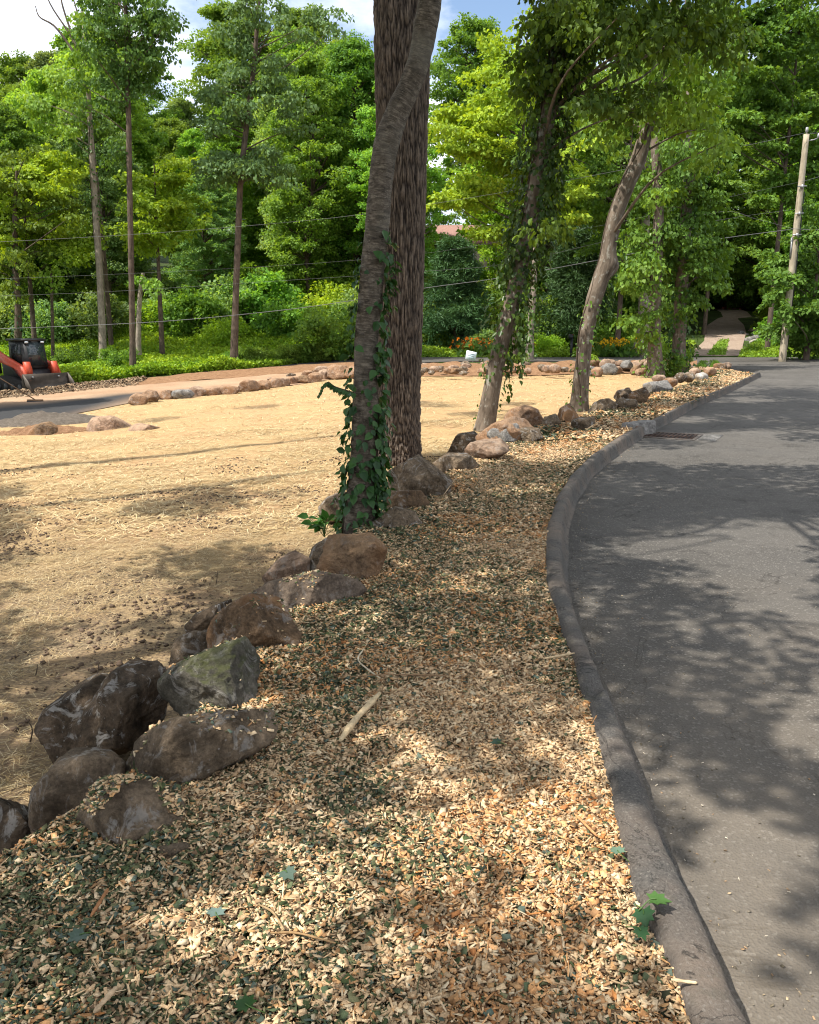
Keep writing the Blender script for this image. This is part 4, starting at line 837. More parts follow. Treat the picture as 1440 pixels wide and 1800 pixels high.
# trees 5 and 6: ivy columns at the row tip, 7 broad pale trunk, 8 thin pale trunk
def simple_trunk(px, z, bm, label, seed, crown=None, ivy=None, Y=None, flare=1.35, vl=None, tints=VLIT, per=110, lsz=.17):
    b = gz(px[0][0], px[0][1], z) if Y is None else at(px[0][0], px[0][1], Y); P = path_px(px, b[1]); P[0, 2] -= .1; Rr = radii_px(px, P); V, Fq, uv, Q, rr = trunk_geo(P, Rr, 14, 90, .08, 2.0, seed, flare)
    t = thing('tree', label, 'tree', b); Cc = None
    if crown: C, Rd = sprays_px(crown, b[1], rs, 1.0); Rd = Rd * 1.35; Cc = crown_near(C, Rd, per, lsz, tints, rs, T=T4 if b[1] > 30 else T6)
    build_tree(t, b, (V, Fq, uv), bm, Cc, Q, C if crown else ())
    if ivy: vine(vl, b, [ivy_on(Q[a_:b2], rr[a_:b2], n, s_, sp, rs, None, de, tt) for a_, b2, n, s_, sp, de, tt in ivy], [(spiral(Q, rr, .6, 1, hi=.7), np.linspace(.035, .015, 60))])
    return Q, rr
simple_trunk([(1153, 655, 25.5), (1151, 600, 21.2), (1153, 520, 18.7), (1157, 420, 17.0), (1157, 330, 16.1), (1152, 250, 14.4), (1150, 150, 11.9), (1150, 20, 8.5)], -.2, BARK_VINE, 'ivy clad trunk standing left of its twin at the tip of the boulder row', 41,
  [(1120, 490, 45, 30, 10), (1130, 570, 20, 30, 5), (1160, 400, 50, 40, 8), (1170, 300, 60, 40, 12), (1140, 440, 30, 30, 5)], [(0, 60, 1300, .14, .16, None, VLIT)], vl='ivy on the twin trunk nearer the bent tree', tints=((.07, .15, .02), (.17, .28, .04)))
simple_trunk([(1193, 652, 25.5), (1194, 600, 22.1), (1198, 520, 20.4), (1204, 420, 18.7), (1210, 330, 17.0), (1212, 240, 14.4), (1210, 100, 10.2), (1208, -40, 6.8)], -.18, BARK_VINE, 'ivy clad trunk standing right of its twin at the tip of the boulder row', 42,
  [(1240, 470, 40, 30, 12), (1230, 400, 50, 40, 14), (1220, 330, 60, 40, 12), (1190, 440, 40, 40, 8), (1215, 540, 30, 40, 8), (1230, 260, 60, 40, 12)], [(0, 62, 1500, .15, .22, None, VMID)], vl='denser ivy on the twin trunk nearer the road', tints=((.06, .13, .02), (.13, .24, .035)))
simple_trunk([(1131, 626, 34), (1131, 600, 24), (1132, 560, 19), (1133, 480, 17), (1134, 380, 15), (1134, 200, 12), (1134, 60, 8)], 0, BARK_PALE, 'broad pale sunlit trunk with flared base across the street', 43, [(1130, 300, 90, 60, 22), (1120, 180, 90, 60, 20)], None, Y=48, flare=1.7, per=130, lsz=.22, tints=G_MID)
simple_trunk([(930, 640, 16), (933, 580, 12), (938, 500, 11), (942, 420, 10), (946, 330, 9), (950, 200, 7)], -.3, BARK_PALE, 'thin pale trunk with light ivy beyond the field', 44, [(945, 340, 30, 40, 8), (940, 260, 40, 40, 8)], [(4, 70, 520, .14, .12, None, VMID)], vl='thin ivy climbing the slim pale trunk beyond the field', lsz=.18)
# slim trees on the left between road and wood
simple_trunk([(234, 668, 12.8), (233, 600, 9.9), (231, 480, 9.3), (228, 330, 8.7), (226, 200, 8.1), (222, 90, 6.4), (220, -60, 4.7)], 0, BARK_DARK, 'slim straight dark trunk standing left of the similar one by the access road', 45, [(225, 60, 80, 40, 34), (240, 110, 60, 25, 16), (200, 160, 70, 30, 14), (290, 45, 30, 20, 8), (215, -20, 70, 30, 22), (215, 260, 16, 12, 3)], None, Y=42, lsz=.17, per=120, tints=((.065, .13, .025), (.12, .21, .05)))
simple_trunk([(411, 640, 14.6), (414, 540, 11.3), (418, 430, 10.6), (423, 320, 9.9), (436, 200, 8.6), (448, 100, 7.3), (455, 0, 5.3), (460, -60, 4.0)], 0, BARK_DARK, 'slim trunk with low pale drooping sprays, right of the dark straight trunk', 46, [(430, 280, 60, 25, 26), (480, 300, 40, 20, 10), (380, 300, 30, 20, 6), (470, 170, 70, 60, 24), (420, 110, 70, 60, 26), (455, 20, 60, 30, 16), (400, 200, 50, 30, 10), (560, 40, 40, 30, 8)], None, Y=43, lsz=.17, per=120, tints=((.085, .15, .05), (.15, .24, .085)))
simple_trunk([(181, 635, 12.5), (179, 560, 11.9), (174, 460, 10.6), (168, 370, 9.4), (162, 280, 8.7), (157, 190, 7.5), (150, 80, 5.6), (140, -40, 3.7)], 0, BARK_PALE, 'pale grey trunk lit on one side behind the dark straight trunk', 47, [(140, 130, 60, 40, 16), (100, 200, 60, 40, 14), (150, 60, 40, 40, 8)], [(36, 62, 380, .16, .22, None, VMID)], Y=45.5, lsz=.19, vl='ivy clump in the middle of the pale grey trunk', tints=G_MID)
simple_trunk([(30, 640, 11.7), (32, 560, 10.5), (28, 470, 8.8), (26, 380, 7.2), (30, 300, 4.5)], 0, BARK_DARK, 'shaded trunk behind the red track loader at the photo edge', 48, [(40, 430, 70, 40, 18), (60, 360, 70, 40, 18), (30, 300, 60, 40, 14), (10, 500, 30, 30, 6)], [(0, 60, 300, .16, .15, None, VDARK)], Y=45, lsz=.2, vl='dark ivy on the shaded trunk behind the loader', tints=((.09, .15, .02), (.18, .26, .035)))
simple_trunk([(93, 640, 6), (92, 560, 5), (90, 480, 4)], 0, BARK_DARK, 'very thin dark sapling stem between the loader and the pale trunk', 49, [(90, 470, 30, 20, 4)], None, Y=46, lsz=.18, tints=G_MID)
simple_trunk([(243, 620, 10), (244, 560, 8), (247, 510, 7), (252, 480, 6)], 0, BARK_PALE, 'thin crooked sapling leaning out behind the dark straight trunk', 50, [(252, 490, 18, 14, 3)], None, Y=44.5, lsz=.18, tints=G_MID)
simple_trunk([(583, 470, 9), (582, 420, 8), (580, 370, 7), (576, 320, 6)], 0, BARK_PALE, 'pale thin stem high in the shade left of the S bent tree', 51, [(575, 320, 30, 30, 5)], None, Y=60, lsz=.22, tints=G_MID)
# bare dead branches against the sky
mb = MB(); bb = at(150, 130, 50)
for q in ([(150, 130), (125, 65), (90, 10), (70, -40)], [(145, 115), (100, 50), (70, 30), (62, 10)], [(135, 85), (110, 10), (105, -30)], [(150, 130), (140, 40), (120, -30)]):
    mb.tube(spline(np.array([at(a_, b2, 50) for a_, b2 in q]) - bb, 14), np.linspace(.07, .02, 14), 6, cap=False)
tb = thing('dead_tree', 'bare dead branches sticking up into the sky', 'tree', bb); 
ht = float(bb[2] - H(bb[0], bb[1])); mb.tube(spline(np.array([[.3, 0, -ht - .2], [.2, .1, -ht * .5], [0, 0, 0]]), 12), np.linspace(.16, .07, 12), 8, cap=False); obj('trunk', mb.mesh('trunk', BARK_DARK, True), tb)
# bright layered maples
def maple_px(px, py, lst, Y, label, seed, tints=G_YEL, lsz=.2):
    b = at(px, py, Y); b[2] = float(H(b[0], b[1])) - .1; C, Rd = sprays_px(lst, Y, rs, 1.2); Rd = Rd * 2.0
    top = C[:, 2].max(); Q = spline(np.array([b, b + [.1, 0, (top - b[2]) * .5], [b[0] + .2, b[1], top - .3]]), 40); V, Fq, uv = tube_geo(Q, np.linspace(.16, .03, 40), 10)
    t = thing('maple_tree', label, 'tree', b); build_tree(t, b, (V, Fq, uv), BARK_DARK, leaf_cloud(C, Rd, 260, lsz, tints, flat=.16, droop=.12, r=rs, T=T4), Q, C)
maple_px(905, 600, [(850, 220, 70, 22, 18), (830, 250, 50, 15, 8), (870, 325, 55, 16, 10), (815, 345, 40, 10, 6), (868, 412, 30, 12, 5), (900, 270, 50, 30, 10), (900, 150, 60, 40, 14), (930, 90, 60, 50, 14), (960, 370, 60, 40, 12), (980, 300, 50, 50, 10)], 44, 'bright yellow green maple with layered sprays beyond the field centre', 1)
maple_px(1085, 610, [(1080, 350, 60, 40, 14), (1060, 410, 50, 30, 10), (1110, 470, 40, 30, 8), (1020, 250, 60, 50, 14), (1100, 180, 60, 50, 12)], 47, 'bright maple leafing out behind the bent trunk across the street', 2, ((.09, .18, .025), (.17, .28, .04)))
maple_px(285, 620, [(280, 340, 50, 30, 12), (310, 380, 40, 30, 8), (270, 420, 40, 30, 8), (320, 300, 30, 20, 5)], 47, 'small bright maple between the two slim dark trunks', 3)
maple_px(60, 600, [(70, 320, 60, 20, 12), (100, 290, 50, 15, 8), (60, 400, 60, 30, 12), (120, 430, 40, 30, 8), (30, 350, 50, 30, 8)], 46.5, 'bright maple above the red track loader', 4)
maple_px(1420, 600, [(1400, 470, 40, 30, 12), (1430, 540, 40, 40, 16), (1390, 560, 25, 30, 8), (1360, 500, 25, 25, 5), (1430, 400, 30, 30, 8), (1440, 600, 30, 16, 6)], 42.5, 'leafy green shrub like tree beside the utility pole', 5, ((.07, .15, .025), (.14, .25, .045)))
maple_px(1350, 600, [(1330, 230, 60, 40, 16), (1400, 160, 60, 50, 20), (1300, 120, 60, 50, 16), (1380, 60, 80, 40, 22), (1280, 200, 40, 40, 8), (1430, 270, 40, 40, 10), (1330, 20, 80, 30, 16), (1390, 330, 50, 30, 10), (1420, -30, 70, 40, 18)], 50, 'large bright maple towering behind the utility pole', 6, ((.075, .16, .025), (.16, .27, .04)), .22)
maple_px(1240, 560, [(1250, 300, 60, 50, 18), (1220, 200, 60, 50, 16), (1270, 390, 40, 30, 10), (1300, 420, 50, 25, 10)], 62, 'shady tree arching over the start of the dirt driveway', 7, G_DEEP, .24)
for k_d in range(14):
    yy_ = 61 + 2.4 * k_d; xx_ = np.interp(yy_, [45, 55, 75, 90, 100], [17.5, 20.5, 27.5, 33, 37]) + (-1) ** k_d * rs.uniform(4.6, 6.2)
    tree_from(PROT[[0, 2, 1][k_d % 3]], 'woodland_tree', 'dark woodland tree crowding the dirt driveway', (xx_, yy_, H(xx_, yy_) - .1), rs.random() * 6.28, rs.uniform(.7, 1.0), 'trees along the dirt driveway')
for k_d in range(12):
    xx_ = 33 + rs.uniform(-7, 9); yy_ = rs.uniform(84, 96); bush(1, (xx_, yy_, H(xx_, yy_) - .1), rs.uniform(1.3, 2.0), rs.random() * 6, 'dark shrub closing the far end of the dirt driveway', 'shrubs at the driveway end')
for xx_, yy_, kk_, ll_ in ((-21.8, 34.8, 0, 'unseen tree added at the left road bend to shade the red loader'), (-18.8, 26.2, 2, 'unseen tree added further down the access road to shade it')): tree_from(PROT[kk_], 'woodland_tree', ll_, (xx_, yy_, float(H(xx_, yy_)) - .1), 1.0, .62)  # two trees added out of view to shade loader and access road
# conifers by the street
def conifer_px(px, py, top, wpx, Y, label, seed):
    b = at(px, py, Y); b[2] = float(H(b[0], b[1])) - .1; tp = at(px, top, Y)[2] - b[2]; rad = wpx / 2 * Y / F; r = np.random.default_rng(seed); n = 150; u = r.random(n) ** .8 * .95; a = r.random(n) * 6.28; q = rad * (1 - u) ** .75 * (.4 + .6 * r.random(n))
    C = np.stack([np.cos(a) * q, np.sin(a) * q, u * tp + .2 - q * .12], -1); t = thing('pine_tree', label, 'tree', b); mb = MB(); mb.tube(spline(np.array([[0, 0, -.2], [0, 0, tp * .5], [0, 0, tp * .98]]), 10), np.linspace(.13, .02, 10), 8, cap=False)
    for k in range(0, n, 2): mb.tube(limb((0, 0, max(.1, C[k, 2] - .1)), C[k], .05, 5, r), np.linspace(.025, .008, 5), 4, cap=False)
    obj('trunk', mb.mesh('trunk', BARK_LIMB, True), t); TN = (np.array([[0, 0, 0], [-.09, .5, 0], [0, 1, 0], [.09, .5, 0]]), [[0, 1, 2, 3]])
    obj('crown', cloud_mesh('crown', NEEDLE, C, rad * (.22 + .14 * r.random(n)), 300, .26, ((.035, .085, .03), (.075, .15, .05)), flat=.3, r=r, T=TN, hang=.1), t)
conifer_px(800, 590, 420, 155, 50, 'soft dark pine beyond the field under the pinkish roof', 61)
conifer_px(1010, 600, 390, 170, 51, 'soft dark pine behind the mailbox', 62)
# shrubs the photograph shows singly
for px, py, Y, k, s, lb in [(590, 615, 46, 1, 1.05, 'dark leafy shrub just left of the S bent tree by the street'), (400, 600, 49, 2, .9, 'bright shrub at the foot of the slim trunk'), (560, 470, 58, 2, 1.2, 'bright tall shrub high behind the S bent tree'), (500, 560, 50, 0, 1.0, 'round green shrub above the fern bank'), (340, 540, 52, 0, 1.2, 'green shrub above the fern bank between the slim trunks'), (130, 640, 44, 1, .55, 'low dark shrub right of the loader bucket'), (210, 650, 43.5, 1, .5, 'low dark shrub at the foot of the pale grey trunk'),
    (860, 600, 47.5, 3, .6, 'soft green shrub behind the lilies'), (960, 590, 49, 2, .6, 'bright shrub left of the mailbox'), (1060, 585, 50, 0, .9, 'green shrub behind the yellow flowers'), (1080, 612, 47.4, 3, .3, 'small blue green shrub beneath the yellow flowers'), (1035, 640, 37, 0, .28, 'small weed clump growing in the stone pile'), (1180, 633, 34, 1, .4, 'dark low bush between the twin ivy trunks'), (1245, 640, 33.5, 1, .25, 'dark low weeds behind the row tip'), (910, 640, 38, 1, .25, 'dark weed clump at the thin pale trunk')]:
    b = at(px, py, Y); bush(k, (b[0], b[1], H(b[0], b[1]) - .05), s, rs.random() * 6, lb, None)
for k in range(11):
    px = 420 + 20 * k + rs.normal() * 6; b = gnd(px, 645 - k * 1.5); bush(1, (b[0], b[1], b[2] - .05), rs.uniform(.26, .4), rs.random() * 6, 'dark low shrub in the dark strip along the access road', 'low shrubs along the access road')
# flowers
def flowers(px, py, Y, c, label, n, rad):
    b = at(px, py, Y); b[2] = float(H(b[0], b[1])); r = np.random.default_rng(int(px)); t = thing('flowering_plant', label, 'flowers', b); k = n
    P = np.column_stack([r.normal(size=(k, 2)) * rad, r.uniform(.5, 1.0, k)]); V, Fq, kk = leaves(np.repeat(P, 5, 0), rdir(k * 5, .4, r), rdir(k * 5, 1, r), .13, T4); obj('blossoms', npmesh('blossoms', V, [Fq], FERN, colr=np.tile(np.array(c), (len(V), 1))), t)
    mb = MB()
    for p in P: mb.tube(np.array([[p[0] * .5, p[1] * .5, 0], [p[0] * .8, p[1] * .8, p[2] * .6], p]), [.012, .01, .008], 4, cap=False)
    obj('stems', mb.mesh('stems', flat_green, True), t)
    V, Fq, kk = leaves(np.column_stack([r.normal(size=(k * 4, 2)) * rad, r.uniform(0, .6, k * 4)]), rdir(k * 4, 1.2, r), rdir(k * 4, .2, r), .3, T4); obj('foliage', npmesh('foliage', V, [Fq], FERN, colr=np.tile(np.array([.08, .17, .03]), (len(V), 1))), t)
flat_green = flat_mat('stem_green', (.07, .14, .03))
flowers(835, 612, 46.9, (.62, .19, .02), 'patch of orange lilies in the weeds across the street', 55, .55)
flowers(915, 612, 47.6, (.60, .18, .03), 'small orange lilies by the whitish boulder across the street', 16, .35)
flowers(1083, 622, 46.8, (.75, .48, .02), 'clump of yellow flowers across the street beside the bent trunk', 90, .5)

# ------------------------------------------------------------------ built things
WOODPOLE = bark('pole_wood', (.20, .165, .115), (.40, .345, .255), (30, 30, 1.2), .006)
STEEL = flat_mat('galvanised', (.35, .35, .35), .45, .5, .6); WIRE = flat_mat('cable', (.13, .13, .13), .5, .4); BLACK = flat_mat('black_paint', (.022, .022, .024), .5, .4); PORC = flat_mat('insulator', (.30, .30, .31), .3, .5)
pb = at(1376, 624, 41.0); pb[2] = float(H(pb[0], pb[1])); PT = at(1418, 236, 41.0); tP = thing('utility_pole', 'weathered wooden utility pole carrying several cables across the street', 'utility pole', pb)
mb = MB(); ax_ = np.array([pb, PT]) - pb; mb.tube(spline(ax_ + np.array([[0, 0, -.3], [0, 0, 0]]), 20), np.linspace(.17, .125, 20), 18); obj('pole', mb.mesh('pole', WOODPOLE, True), tP)
def pp_(py): 
    t = (624 - py) / (624 - 236.); return pb + (PT - pb) * t
def small(name, mat, boxes=(), tubes=(), parent=None):
    m_ = MB()
    for b in boxes: m_.box(*b)
    for q in tubes: m_.tube(*q)
    return obj(name, m_.mesh(name, mat, True if not boxes else False), parent)
top = PT - pb
small('insulator', PORC, tubes=[(np.array([top + [0, 0, 0], top + [0, 0, .1], top + [0, 0, .12], top + [0, 0, .3]]), [.03, .03, .07, .05], 12)], parent=tP)
a1 = pp_(247) - pb; small('bracket', STEEL, tubes=[(np.array([a1, a1 + [.35, -.05, .05], a1 + [.55, -.05, .15]]), [.025, .025, .02], 8)], parent=tP); small('insulator', PORC, tubes=[(np.array([a1 + [.55, -.05, .12], a1 + [.55, -.05, .2], a1 + [.55, -.05, .34]]), [.03, .08, .05], 10)], parent=tP)
for py in (322, 367, 403): 
    c = pp_(py) - pb; small('clamp', STEEL, boxes=[((c[0], c[1] - .16, c[2]), (.10, .10, .16))], tubes=[(np.array([c + [-.2, -.15, .0], c + [.2, -.15, .02]]), [.03, .03], 8)], parent=tP)
c0 = pp_(600) - pb; c1 = pp_(330) - pb; small('conduit', BLACK, tubes=[(np.array([c0 + [.17, -.05, 0], c1 + [.17, -.05, 0]]), [.02, .02], 8)], parent=tP)
small('tag_plate', STEEL, boxes=[((pp_(424) - pb) + np.array([-.16, -.06, 0]), (.06, .14, .9))][0:1] and [(tuple((pp_(424) - pb) + np.array([-.17, -.03, 0])), (.05, .12, .9))], parent=tP)
def wire(px, label, rad, Y=40.8, group=None):
    P = np.array([at(a_, b2, Y + (1376 - a_) * .0004) for a_, b2 in px]); Q = spline(P, 80); b = Q[0].copy(); m_ = MB(); m_.tube(Q - b, rad * .5, 6); o = obj('utility_cable', m_.mesh('utility_cable', WIRE, True), loc=b); setp(o, label, 'cable', 'cables strung from the utility pole')
wire([(1418, 233), (1280, 262), (1060, 305), (860, 342), (640, 376), (490, 392), (250, 411), (0, 425), (-160, 432)], 'topmost thin cable leaving the utility pole insulator', .014)
wire([(1405, 320), (1255, 352), (1080, 392), (905, 420), (740, 446), (505, 466), (200, 482), (0, 490), (-160, 496)], 'second cable below the pole top, thin', .008)
wire([(1395, 368), (1275, 385), (1080, 421), (893, 463), (745, 477), (500, 493), (200, 512), (0, 520), (-160, 524)], 'cable clamped midway up the utility pole', .010)
wire([(1391, 403), (1250, 422), (1090, 450), (895, 486), (750, 506), (620, 528), (480, 547), (270, 566), (0, 578), (-160, 582)], 'lowest and thickest cable, sagging in front of the wood', .028)
wire([(1391, 401), (1330, 385), (1270, 372), (1150, 400), (1085, 420)], 'short cable sagging between the upper clamps', .012)
wire([(1418, 236), (1500, 226), (1640, 210)], 'short topmost cable running on out of the photo', .014); wire([(1391, 402), (1470, 404), (1640, 396)], 'lowest cable running on out of the photo', .026); wire([(1407, 320), (1500, 295), (1640, 270)], 'second cable running on out of the photo', .014)
# mailbox
b = at(1004, 622, 46.7); b[2] = float(H(b[0], b[1])); t = thing('mailbox', 'black roadside mailbox on a post across the street', 'mailbox', b)
small('post', BLACK, boxes=[((0, 0, .5), (.12, .12, 1.05))], parent=t); m_ = MB(); pr = [(-.10, 0), (.10, 0)] + [(.10 * math.cos(a_), .14 + .10 * math.sin(a_)) for a_ in np.linspace(0, math.pi, 9)]; m_.prism([(q[0] - .08, q[1] + 1.0) for q in pr], -.28, .28); ob = obj('box', m_.mesh('box', BLACK), t); small('door', BLACK, boxes=[((-.08, -.29, 1.10), (.17, .02, .18))], parent=t); small('flag', flat_mat('flag_red', (.4, .05, .04)), boxes=[((.035, -.1, 1.2), (.02, .18, .06))], parent=t)
# yard sign
b = at(826, 634, 41.0); b[2] = float(H(b[0], b[1])); t = thing('yard_sign', 'small white placard tilted at the far side of the field', 'sign', b, 0); t.rotation_euler = (R(-8), R(12), R(4))
SIGNW = flat_mat('sign_white', (.72, .78, .80), .5, .3, amt=.1); small('panel', SIGNW, boxes=[((0, 0, .30), (.50, .02, .42))], parent=t); 
for x in (-.15, .15): small('stake', STEEL, boxes=[((x, .02, .05), (.02, .02, .5))], parent=t)
small('print', flat_mat('sign_print', (.42, .55, .62), .5, .3), boxes=[((.04, -.013, .38), (.22, .006, .05)), ((-.02, -.013, .30), (.3, .006, .03)), ((.05, -.013, .22), (.2, .006, .03))], parent=t)
# house on the hillside
b = at(822, 470, 82); b[2] = float(H(b[0], b[1])); rz_ = at(822, 398, 82)[2] - b[2]; t = thing('house', 'house with pinkish brown roof glimpsed on the wooded hillside', 'house', b)
WALLM = flat_mat('house_wall', (.45, .36, .30), .8, .2); ROOFM = soil_mat('roof_shingle', (.30, .17, .14), (.42, .26, .22), 9); GLASS = flat_mat('house_glass', (.03, .035, .04), .1, .6)
hw = rz_ - 1.7; small('wall', WALLM, boxes=[((0, 3, hw / 2 - .4), (9, 7, hw + .8))], parent=t); m_ = MB(); m_.prism([(-1, hw), (8, hw), (3.4, rz_ + .5)], -5.2, 5.2, 'x'); obj('roof', m_.mesh('roof', ROOFM), t)
for x in (-2.8, 0, 2.8):
    wn = small('window', SIGNW, boxes=[((x, -.53, hw * .62), (1.1, .08, 1.3))], parent=t); small('pane', GLASS, boxes=[((x, -.58, hw * .62), (.9, .04, 1.1))], parent=wn)
small('door', BLACK, boxes=[((-4.0, -.53, .9), (.9, .07, 2.0))], parent=t)
# red shed at the end of the driveway
b = at(1292, 540, 88); b[2] = float(H(b[0], b[1])); t = thing('shed', 'dull red shed front in the dark at the driveway end', 'shed', b); REDW = flat_mat('shed_red', (.30, .085, .06), .8, .2); hs_ = max(2.4, float(at(1292, 492, 88)[2] - b[2]))
small('wall', REDW, boxes=[((0, 1.2, hs_ / 2), (2.0, 2.4, hs_))], parent=t); m_ = MB(); m_.prism([(-1.2, hs_), (1.2, hs_), (0, hs_ + .8)], -.2, 2.6); obj('roof', m_.mesh('roof', BLACK), t); small('door', flat_mat('shed_door', (.18, .07, .05)), boxes=[((0, -.02, .95), (.9, .06, 1.9))], parent=t)
# storm drain with granite head
DRC = gz(1172, 766, -.12); GRATE = flat_mat('rusty_grate', (.06, .036, .027), .8, .3, .3, 30); STONE = rock_mat('curb_stone', (.16, .15, .14), (.30, .285, .265), lamt=.3)
t = thing('storm_drain', 'rusty storm drain grate set in the road beside the curb block', 'drain', (DRC[0], DRC[1], -.12), R(-28)); m_ = MB()
for k in range(13): m_.box((-.42 + k * .07, 0, .006), (.035, .62, .02))
for q in (-.31, 0, .31): m_.box((0, q, .003), (.9, .04, .016))
obj('grate', m_.mesh('grate', GRATE), t); small('frame', flat_mat('drain_frame', (.13, .11, .095), .8, .3), boxes=[((0, .36, .004), (1.0, .07, .016)), ((0, -.36, .004), (1.0, .07, .016)), ((.48, 0, .004), (.06, .65, .016)), ((-.48, 0, .004), (.06, .65, .016))], parent=t); small('pit_shade', flat_mat('drain_pit_shade', (.01, .01, .01)), boxes=[((0, 0, -.0015), (.92, .66, .009))], parent=t); small('apron', STONE, boxes=[((.66, .08, .002), (.28, .8, .012))], parent=t)  # flat black plate under the bars stands in for the shade below
b = gz(1117, 752, .0); t = None
m_ = MB(); m_.box((0, 0, -.02), (.24, .72, .24), 0, 0, .93); o = obj('curb_block', m_.mesh('curb_block', STONE), loc=(b[0] + .06, b[1] + .02, .0)); o.rotation_euler = (0, 0, R(-47)); setp(o, 'grey granite curb block at the storm drain', 'curb block'); bv = o.modifiers.new('edge', 'BEVEL'); bv.width = .02; bv.segments = 2
# track loader
lb = gnd(90, 690); hd = R(-38); lb = lb - np.array([math.cos(hd), math.sin(hd), 0]) * 1.5; lb[2] = float(H(lb[0], lb[1])); TL = thing('track_loader', 'red compact track loader with black cab and lowered bucket at the photo edge', 'loader', lb, hd, None, 1.04)
RED = flat_mat('loader_red', (.50, .07, .03), .5, .4, amt=.25); DARK = flat_mat('loader_dark', (.03, .03, .032), .55, .4, .2); RUB = flat_mat('track_rubber', (.025, .023, .022), .9, .2); GL = flat_mat('cab_glass', (.03, .04, .045), .08, .6); SEATM = flat_mat('cab_seat', (.02, .02, .02), .8); BUCK = flat_mat('bucket_steel', (.075, .062, .05), .6, .4, .3, 6)
def prof_part(name, mat, pts, y0, y1, parent): m_ = MB(); m_.prism(pts, y0, y1); return obj(name, m_.mesh(name, mat), parent)
prof_part('body', DARK, [(-1.3, .42), (.80, .42), (.88, .55), (.6, .9), (-.1, .98), (-1.0, 1.25), (-1.4, 1.2)], -.46, .46, TL)
for s_ in (-1, 1):
    y0, y1 = (.5, .86) if s_ > 0 else (-.86, -.5)
    tk = prof_part('track', RUB, [(-1.2, .0), (.75, .0), (1.0, .12), (1.02, .3), (.85, .45), (-.2, .62), (-1.15, .62), (-1.42, .45), (-1.42, .15)], y0, y1, TL)
    for k in range(4): small('road_wheel', DARK, tubes=[(np.array([[-.95 + k * .55, (y0 + y1) / 2 + s_ * .17, .2], [-.95 + k * .55, (y0 + y1) / 2 + s_ * .21, .2]]), [.15, .15], 14)], parent=tk)
    ya = s_ * .68; prof_part('lift_arm', RED, [(-1.5, 1.45), (-1.2, 1.62), (-.2, 1.30), (.80, 1.02), (1.12, .5), (1.0, .38), (.66, .82), (-.3, 1.05), (-1.45, 1.25)], ya - .09, ya + .09, TL)
    prof_part('arm_support', DARK, [(-1.5, .7), (-1.1, .7), (-1.2, 1.5), (-1.5, 1.5)], ya - .07, ya + .07, TL)
    small('cylinder', STEEL, tubes=[(np.array([[.3, s_ * .55, .75], [1.2, s_ * .55, .62]]), [.045, .04], 10)], parent=TL)
cab = prof_part('cab', DARK, [(-.75, 1.0), (.52, .9), (.62, 1.0), (.42, 2.02), (-.7, 2.02)], -.44, .44, TL); cab.data.materials[0] = DARK
for s_ in (-1, 1): prof_part('front_tower', RED, [(.78, .6), (1.02, .55), (1.0, .95), (.88, 1.22), (.72, 1.22), (.7, .9)], s_ * .56 - .11, s_ * .56 + .11, TL)
small('cab_roof', BLACK, boxes=[((-.14, 0, 2.06), (1.3, 1.0, .09))], parent=TL)
wf = prof_part('windscreen', GL, [(.655, 1.06), (.675, 1.06), (.475, 1.96), (.455, 1.96)], -.34, .34, TL)
for s_ in (-1, 1):
    small('side_window', GL, boxes=[((-.15, s_ * .45, 1.52), (.8, .02, .72))], parent=TL); m_ = MB(); [m_.box((-.5 + .1 * k, s_ * .466, 1.52), (.018, .012, .74)) for k in range(8)]; obj('side_grille', m_.mesh('side_grille', BLACK), TL)
    small('headlight', SIGNW, boxes=[((.50, s_ * .33, 1.97), (.05, .14, .07))], parent=TL)
bk = MB(); pts = [(1.10, .74), (1.02, .36), (1.10, .06), (1.85, .02), (1.86, .06), (1.2, .11), (1.10, .38), (1.16, .76)]; bk.prism(pts, -.95, .95); obj('bucket', bk.mesh('bucket', BUCK), TL)
for y in (-.95, .93): prof_part('bucket_side', BUCK, [(1.08, .74), (1.02, .36), (1.12, .05), (1.86, .03), (1.5, .5), (1.18, .76)], y, y + .03, TL)
# broom lying on the access road
p0, p1 = gnd(62, 707), at(-40, 640, gnd(62, 707)[1] - .9); p0 = p0 + np.array([0, 0, .04]); t = thing('push_broom', 'long handled push broom leaning over the access road at the photo edge', 'broom', p0)
WOODH = flat_mat('broom_wood', (.22, .13, .07)); small('handle', WOODH, tubes=[(np.array([[0, 0, .05], p1 - p0]), [.02, .02], 8)], parent=t); small('head', WOODH, boxes=[((0, 0, .03), (.55, .08, .06))], parent=t); small('bristles', DARK, boxes=[((0, 0, -.03), (.56, .10, .08))], parent=t)
# sand heap and leaf debris bank
def mound(name, px, py, rx, ry, h, mat, label, z=None):
    c = gnd(px, py); n = 44; u = np.linspace(-1, 1, n); X, Y = np.meshgrid(u, u); rr = np.sqrt(X ** 2 + Y ** 2); x = c[0] + X * rx; y = c[1] + Y * ry; nz = vnoise(x, y, 1.6, 3); nz2 = vnoise(x, y, 6, 8)
    zz = h * np.clip(1 - rr ** 1.6, 0, 1) * (1 + .5 * nz) + .06 * nz2 * (rr < .95) - .06 * (rr > .97); V = np.stack([x, y, H(x, y) + zz + .01], -1).reshape(-1, 3) - c; i = np.arange(n - 1)[:, None] * n + np.arange(n - 1)[None]
    o = obj(name, npmesh(name, V, [np.stack([i, i + 1, i + n + 1, i + n], -1).reshape(-1, 4)], mat, smooth=True), loc=c); return setp(o, label, 'heap')
mound('sand_heap', 78, 743, 1.6, 1.0, .26, GRAVEL, 'low grey heap of gritty sand beside the access road')
mound('soil_heap', 75, 760, 1.1, .6, .17, SOIL, 'low brown soil heap in front of the grey sand heap')

